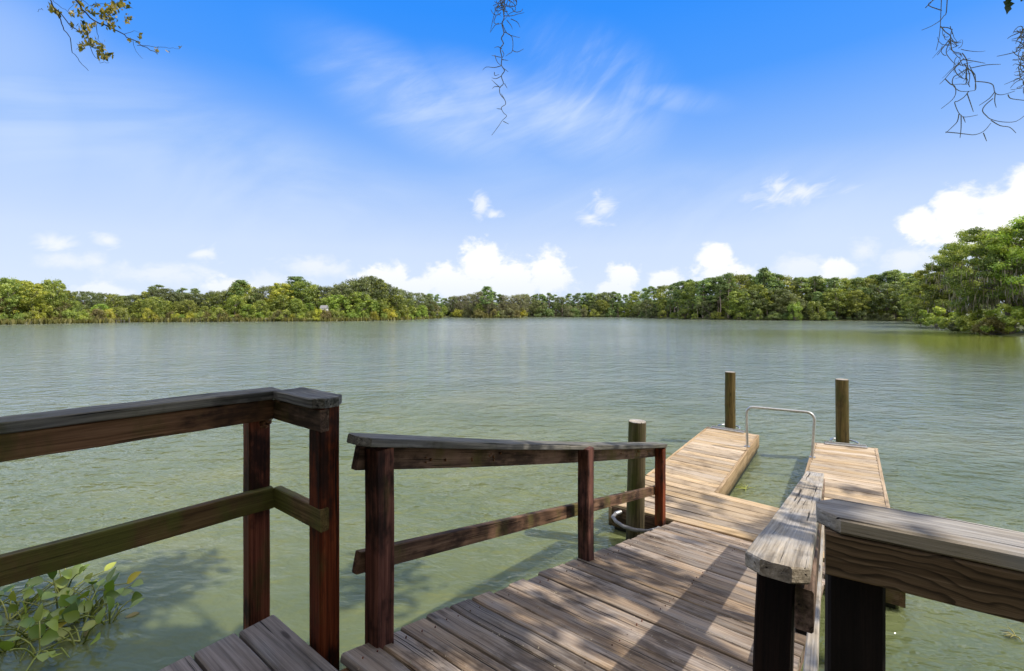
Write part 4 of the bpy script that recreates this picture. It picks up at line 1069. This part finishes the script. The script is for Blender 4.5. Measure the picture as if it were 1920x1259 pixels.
def right_moss():
    Y=1.7; S=[]
    lines=[[(1768,-230),(1762,-140),(1765,-60),(1765,-20),(1765,0),(1764,25),(1763,50),(1760,75),(1755,95)],[(1778,-40),(1776,0),(1774,25),(1770,30),(1764,38),(1757,43),(1745,50),(1728,57)],[(1764,50),(1772,60),(1782,68),(1780,80),(1775,92),(1775,102),(1785,115),(1792,122)],[(1763,52),(1775,52),(1784,56),(1785,65)],[(1782,72),(1772,85),(1762,98),(1757,104)],[(1782,72),(1784,92),(1790,98),(1800,100),(1804,108)],[(1804,100),(1812,112),(1815,128),(1822,135),(1828,150),(1830,165),(1828,170)],[(1807,110),(1795,122),(1783,135),(1772,148),(1762,158)],[(1805,112),(1825,115),(1847,119)],[(1820,128),(1850,122),(1876,121)],[(1815,128),(1800,138),(1788,145),(1786,158),(1797,170),(1812,172),(1828,170)],[(1812,128),(1812,150),(1810,158),(1800,158)],[(1772,148),(1782,158),(1790,162),(1792,175),(1785,188),(1765,204)],[(1816,172),(1808,182),(1796,190),(1790,192),(1794,205),(1800,215),(1810,220),(1833,216)],[(1813,175),(1820,195),(1825,210)],[(1798,214),(1795,228),(1786,238),(1773,250)],[(1802,216),(1802,240),(1800,259)],[(1773,248),(1795,250),(1812,252),(1828,253),(1845,246),(1858,231)],[(1828,153),(1850,155),(1862,160),(1866,175),(1880,178),(1903,171)],[(1864,174),(1855,185),(1836,198)],[(1866,176),(1865,190),(1868,202)],[(1862,185),(1848,197),(1842,208),(1850,218),(1858,224),(1880,229),(1905,228),(1925,214)],[(1858,226),(1875,236),(1893,239),(1905,250)],[(1890,178),(1895,185),(1915,188),(1935,190)],[(1806,220),(1810,230)],[(1844,250),(1850,265)],[(1766,20),(1740,10),(1752,0)],[(1735,15),(1748,2),(1752,-10)],[(1812,128),(1828,140),(1828,170)],[(1800,120),(1790,130),(1800,145),(1815,150)],[(1808,120),(1818,140),(1816,160)]]
    for b in lines: S.append((smooth_path([at_y(x,y,Y+rng.gauss(0,.015)) for x,y in b]),.0017,.0009))
    for _ in range(34):
        k=rng.random(); x=lerp(1778,1822,k)+rng.gauss(0,8); y=lerp(60,165,k)+rng.gauss(0,9); S.append((curl(at_y(x,y,Y+rng.gauss(0,.02)),(rng.gauss(0,1),rng.gauss(0,.3),rng.gauss(-.4,.7)),rng.uniform(.03,.075),6,.5),.0012,.0005))
    moss_obj('loose open tangle of Spanish moss hanging in the upper right sky',S)
    S=[]; Y=1.35
    for _ in range(150):
        y=rng.uniform(50,165); x=1924+rng.gauss(0,7)+(0 if y<140 else 2); S.append((curl(at_y(x,y,Y+rng.gauss(0,.02)),(rng.gauss(0,1),rng.gauss(0,.4),rng.gauss(-.3,.7)),rng.uniform(.02,.045),6,.7),.0011,.0006))
    for b in ([(1928,-330),(1933,-200),(1930,-60),(1930,0),(1925,40),(1924,80),(1922,120),(1921,168)],[(1925,54),(1910,62),(1896,68),(1889,73)],[(1925,80),(1910,95),(1893,101),(1869,106)],[(1910,60),(1900,60)]): S.append((smooth_path([at_y(x,y,Y) for x,y in b]),.0016,.0007))
    moss_obj('dense dark clump of Spanish moss cut by the right edge of the sky',S)
right_moss()

# ------------------------------------------------------------------ sky
def world():
    w=bpy.data.worlds.new('World'); scene.world=w; w.use_nodes=True; nt=w.node_tree; nt.nodes.clear(); k=NT(nt)
    out=k.n('ShaderNodeOutputWorld'); bg=k.n('ShaderNodeBackground'); k.L.new(bg.outputs[0],out.inputs[0])
    ST=.10; bg.inputs[1].default_value=ST
    sky=k.n('ShaderNodeTexSky',sky_type='NISHITA'); sky.sun_disc=False; sky.sun_elevation=R(SUN_EL); sky.sun_rotation=R(SUN_AZ)
    sky.air_density=1.0; sky.dust_density=.6; sky.ozone_density=2.5; sky.altitude=0
    d=k.n('ShaderNodeTexCoord').outputs['Generated']; sp=k.n('ShaderNodeSeparateXYZ'); k.put(sp.inputs[0],d)
    az=k.math('ARCTAN2',sp.outputs[0],sp.outputs[1]); el=k.math('ARCSINE',sp.outputs[2])
    cb=k.n('ShaderNodeCombineXYZ'); k.put(cb.inputs[0],az); k.put(cb.inputs[1],el); ae=cb.outputs[0]
    # clear air: Nishita blended with the deep saturated blue that pales toward the horizon
    t=k.math('DIVIDE',el,1.5708)
    clear=k.ramp(t,[(0.,(.76,.87,1.04)),(.085,(.655,.79,1.04)),(.195,(.28,.52,1.04)),(.285,(.075,.35,1.05)),(.37,(.028,.295,1.05)),(.7,(.03,.2,.8))])
    clear=k.mix(1.,clear,(1/ST,1/ST,1/ST,1),'MULTIPLY')
    base=k.mix(.92,sky.outputs[0],clear)
    # unseen bright veil above and behind the view, added as neutral fill light
    aa=k.math('ABSOLUTE',az)
    thin=k.math('MAXIMUM',k.math('MULTIPLY',k.smooth(el,.68,.95),.80),k.math('MULTIPLY',k.math('MULTIPLY',k.smooth(aa,1.2,2.0),k.smooth(el,.0,.2)),.65))
    base=k.mix(thin,base,(1.8/ST,1.68/ST,1.46/ST,1))
    # cirrus
    def P2(px,py):
        a=math.atan((px-CX)/F); return a, math.atan((HZ-py)/F*math.cos(a))
    def blob(px,py,rx,ry,rot=0.):
        a,e=P2(px,py); ra=rx/F*math.cos(a)**2; re=ry/F*math.cos(a)
        v=k.vmath('SUBTRACT',ae,(a,e,0))
        if rot: v=k.map(v,(1,1,1),(0,0,0),(0,0,rot))
        return k.vmath('LENGTH',k.vmath('MULTIPLY',v,(1/ra,1/re,0)),None,1)
    def region(*b): return k.math('SUBTRACT',1.,k.smooth(blob(*b),.1,1.))
    n1=k.noise(k.rmap(ae,17,(2.6,11,1),(2.3,.7,0)),1.,6.,.6,.8)
    n1b=k.noise(k.rmap(ae,24,(7,34,1),(0,.3,0)),1.,5.,.6,.8)
    n2=k.noise(k.rmap(ae,14,(2.2,5,1),(1.7,0,0)),1.,5.,.55,.8)
    n3=k.noise(k.rmap(ae,48,(3.2,15,1),(4,0,0)),1.,5.,.6,.7)
    streak=k.smooth(k.math('ADD',k.math('MULTIPLY',n1,.7),k.math('MULTIPLY',n1b,.3)),.32,.72)
    fan=k.smooth(k.math('ADD',k.math('MULTIPLY',n3,.7),k.math('MULTIPLY',n1b,.3)),.38,.68)
    r1=k.math('MAXIMUM',region(800,200,330,95,R(17)),k.math('MAXIMUM',region(1040,228,240,80,R(15)),region(930,205,230,90,R(15))))
    r2=k.math('MAXIMUM',region(1120,165,210,110,R(25)),region(1210,178,190,34,R(14)))
    ci=k.math('ADD',k.math('MULTIPLY',r1,k.math('MULTIPLY_ADD',streak,.40,.24)),k.math('MULTIPLY',r2,k.math('MULTIPLY_ADD',fan,.26,.10)))
    veil=k.math('MULTIPLY',k.math('MAXIMUM',region(60,235,250,170,R(-20)),region(430,330,620,170,R(12))),k.smooth(n2,.25,.7))
    veil=k.math('MAXIMUM',veil,k.math('MULTIPLY',region(-50,60,400,190),.5))
    veil2=k.math('MULTIPLY',region(1300,400,900,130,R(4)),k.smooth(n2,.3,.75))
    cirr=k.math('ADD',k.math('ADD',ci,k.math('MULTIPLY',veil,.6)),k.math('MULTIPLY',veil2,.4),clamp=True)
    col=k.mix(cirr,base,(.74/ST,.86/ST,1.02/ST,1))
    # cumulus banks low over the trees
    puff=k.noise(k.map(ae,(17,22,1)),1.,6.,.56,.5); puff2=k.noise(k.map(ae,(60,75,1),(3,3,0)),1.,4.,.6,.3)
    pn=k.math('ADD',k.math('MULTIPLY',k.math('SUBTRACT',puff,.5),1.5),k.math('MULTIPLY',k.math('SUBTRACT',puff2,.5),.55))
    strong=[(905,500,58,56),(840,530,66,46),(960,520,70,40),(1025,520,55,56),(905,540,190,34),(720,528,70,42),(770,540,70,26),(1170,520,38,38),(1155,545,50,24),
            (1790,400,78,62),(1730,425,58,52),(1880,400,90,62),(1940,370,90,72),(1840,435,140,62),(1570,508,40,34),(1345,490,42,48),(1350,515,72,30),(1245,528,46,28),(430,545,60,34),(200,552,80,26)]
    soft=[(500,535,110,34),(130,490,90,26),(300,515,150,30),(1700,485,70,40),(1500,500,70,40),(1620,470,50,30),(600,500,100,26)]
    wisp=[(1132,390,34,34),(1108,412,34,20),(1490,364,110,26),(1455,350,34,34),(900,386,22,34),(925,402,30,14),(110,458,60,22),(200,450,34,18),(385,476,40,20)]
    def field(bs):
        f=None
        for b in bs:
            q=k.math('SUBTRACT',1.,blob(*b)); f=q if f is None else k.math('MAXIMUM',f,q)
        return f
    fs=field(strong); ms=k.smooth(k.math('ADD',fs,pn),.02,.46)
    fo=field(soft); mo=k.math('MULTIPLY',k.smooth(k.math('ADD',fo,k.math('MULTIPLY',pn,1.2)),.0,.9),.8)
    wn=k.math('MULTIPLY',k.math('SUBTRACT',k.noise(k.rmap(ae,18,(22,44,1),(6,2,0)),1.,5.,.55,.8),.5),2.2)
    mw=k.math('MULTIPLY',k.smooth(k.math('ADD',field(wisp),wn),.05,1.2),.8)
    col=k.mix(mw,col,(.97/ST,1.0/ST,1.05/ST,1))
    low=k.smooth(el,.0,.12)
    shade=k.smooth(k.math('ADD',k.math('MULTIPLY',puff2,.6),k.math('MULTIPLY',fs,.6)),.25,.6)
    ccol=k.mix(shade,(.88/ST,.94/ST,1.04/ST,1),(1.04/ST,1.05/ST,1.06/ST,1))
    col=k.mix(k.math('MULTIPLY',mo,k.math('MULTIPLY_ADD',low,.5,.5)),col,(.93/ST,.97/ST,1.05/ST,1))
    col=k.mix(k.math('MULTIPLY',ms,k.math('MULTIPLY_ADD',low,.6,.4)),col,ccol)
    k.L.new(col,bg.inputs[0])
SKYSAT,SKYVAL=1.45,1.0
world()
sun=bpy.data.lights.new('sun','SUN'); sun.energy=4.4; sun.angle=R(.53); sun.color=(1.,.93,.82)
so=bpy.data.objects.new('sun',sun); COL.objects.link(so); so.rotation_euler=(-SUN).to_track_quat('-Z','Y').to_euler(); so.location=(20,-5,30)

# ------------------------------------------------------------------ camera and view
cam=bpy.data.cameras.new('camera'); co=bpy.data.objects.new('camera',cam); COL.objects.link(co)
co.location=(0,0,HC); co.rotation_euler=(R(90),0,0)
cam.sensor_width=36; cam.lens=F/1920*36; cam.shift_y=-(629.5-HZ)/1920; cam.clip_start=.05; cam.clip_end=6000
scene.camera=co
scene.view_settings.view_transform='Standard'; scene.view_settings.look='None'; scene.view_settings.exposure=0.; scene.view_settings.gamma=1.
scene.view_settings.use_curve_mapping=False
c=scene.cycles
c.max_bounces=6; c.diffuse_bounces=3; c.glossy_bounces=3; c.transmission_bounces=3; c.transparent_max_bounces=6; c.caustics_reflective=False; c.caustics_refractive=False
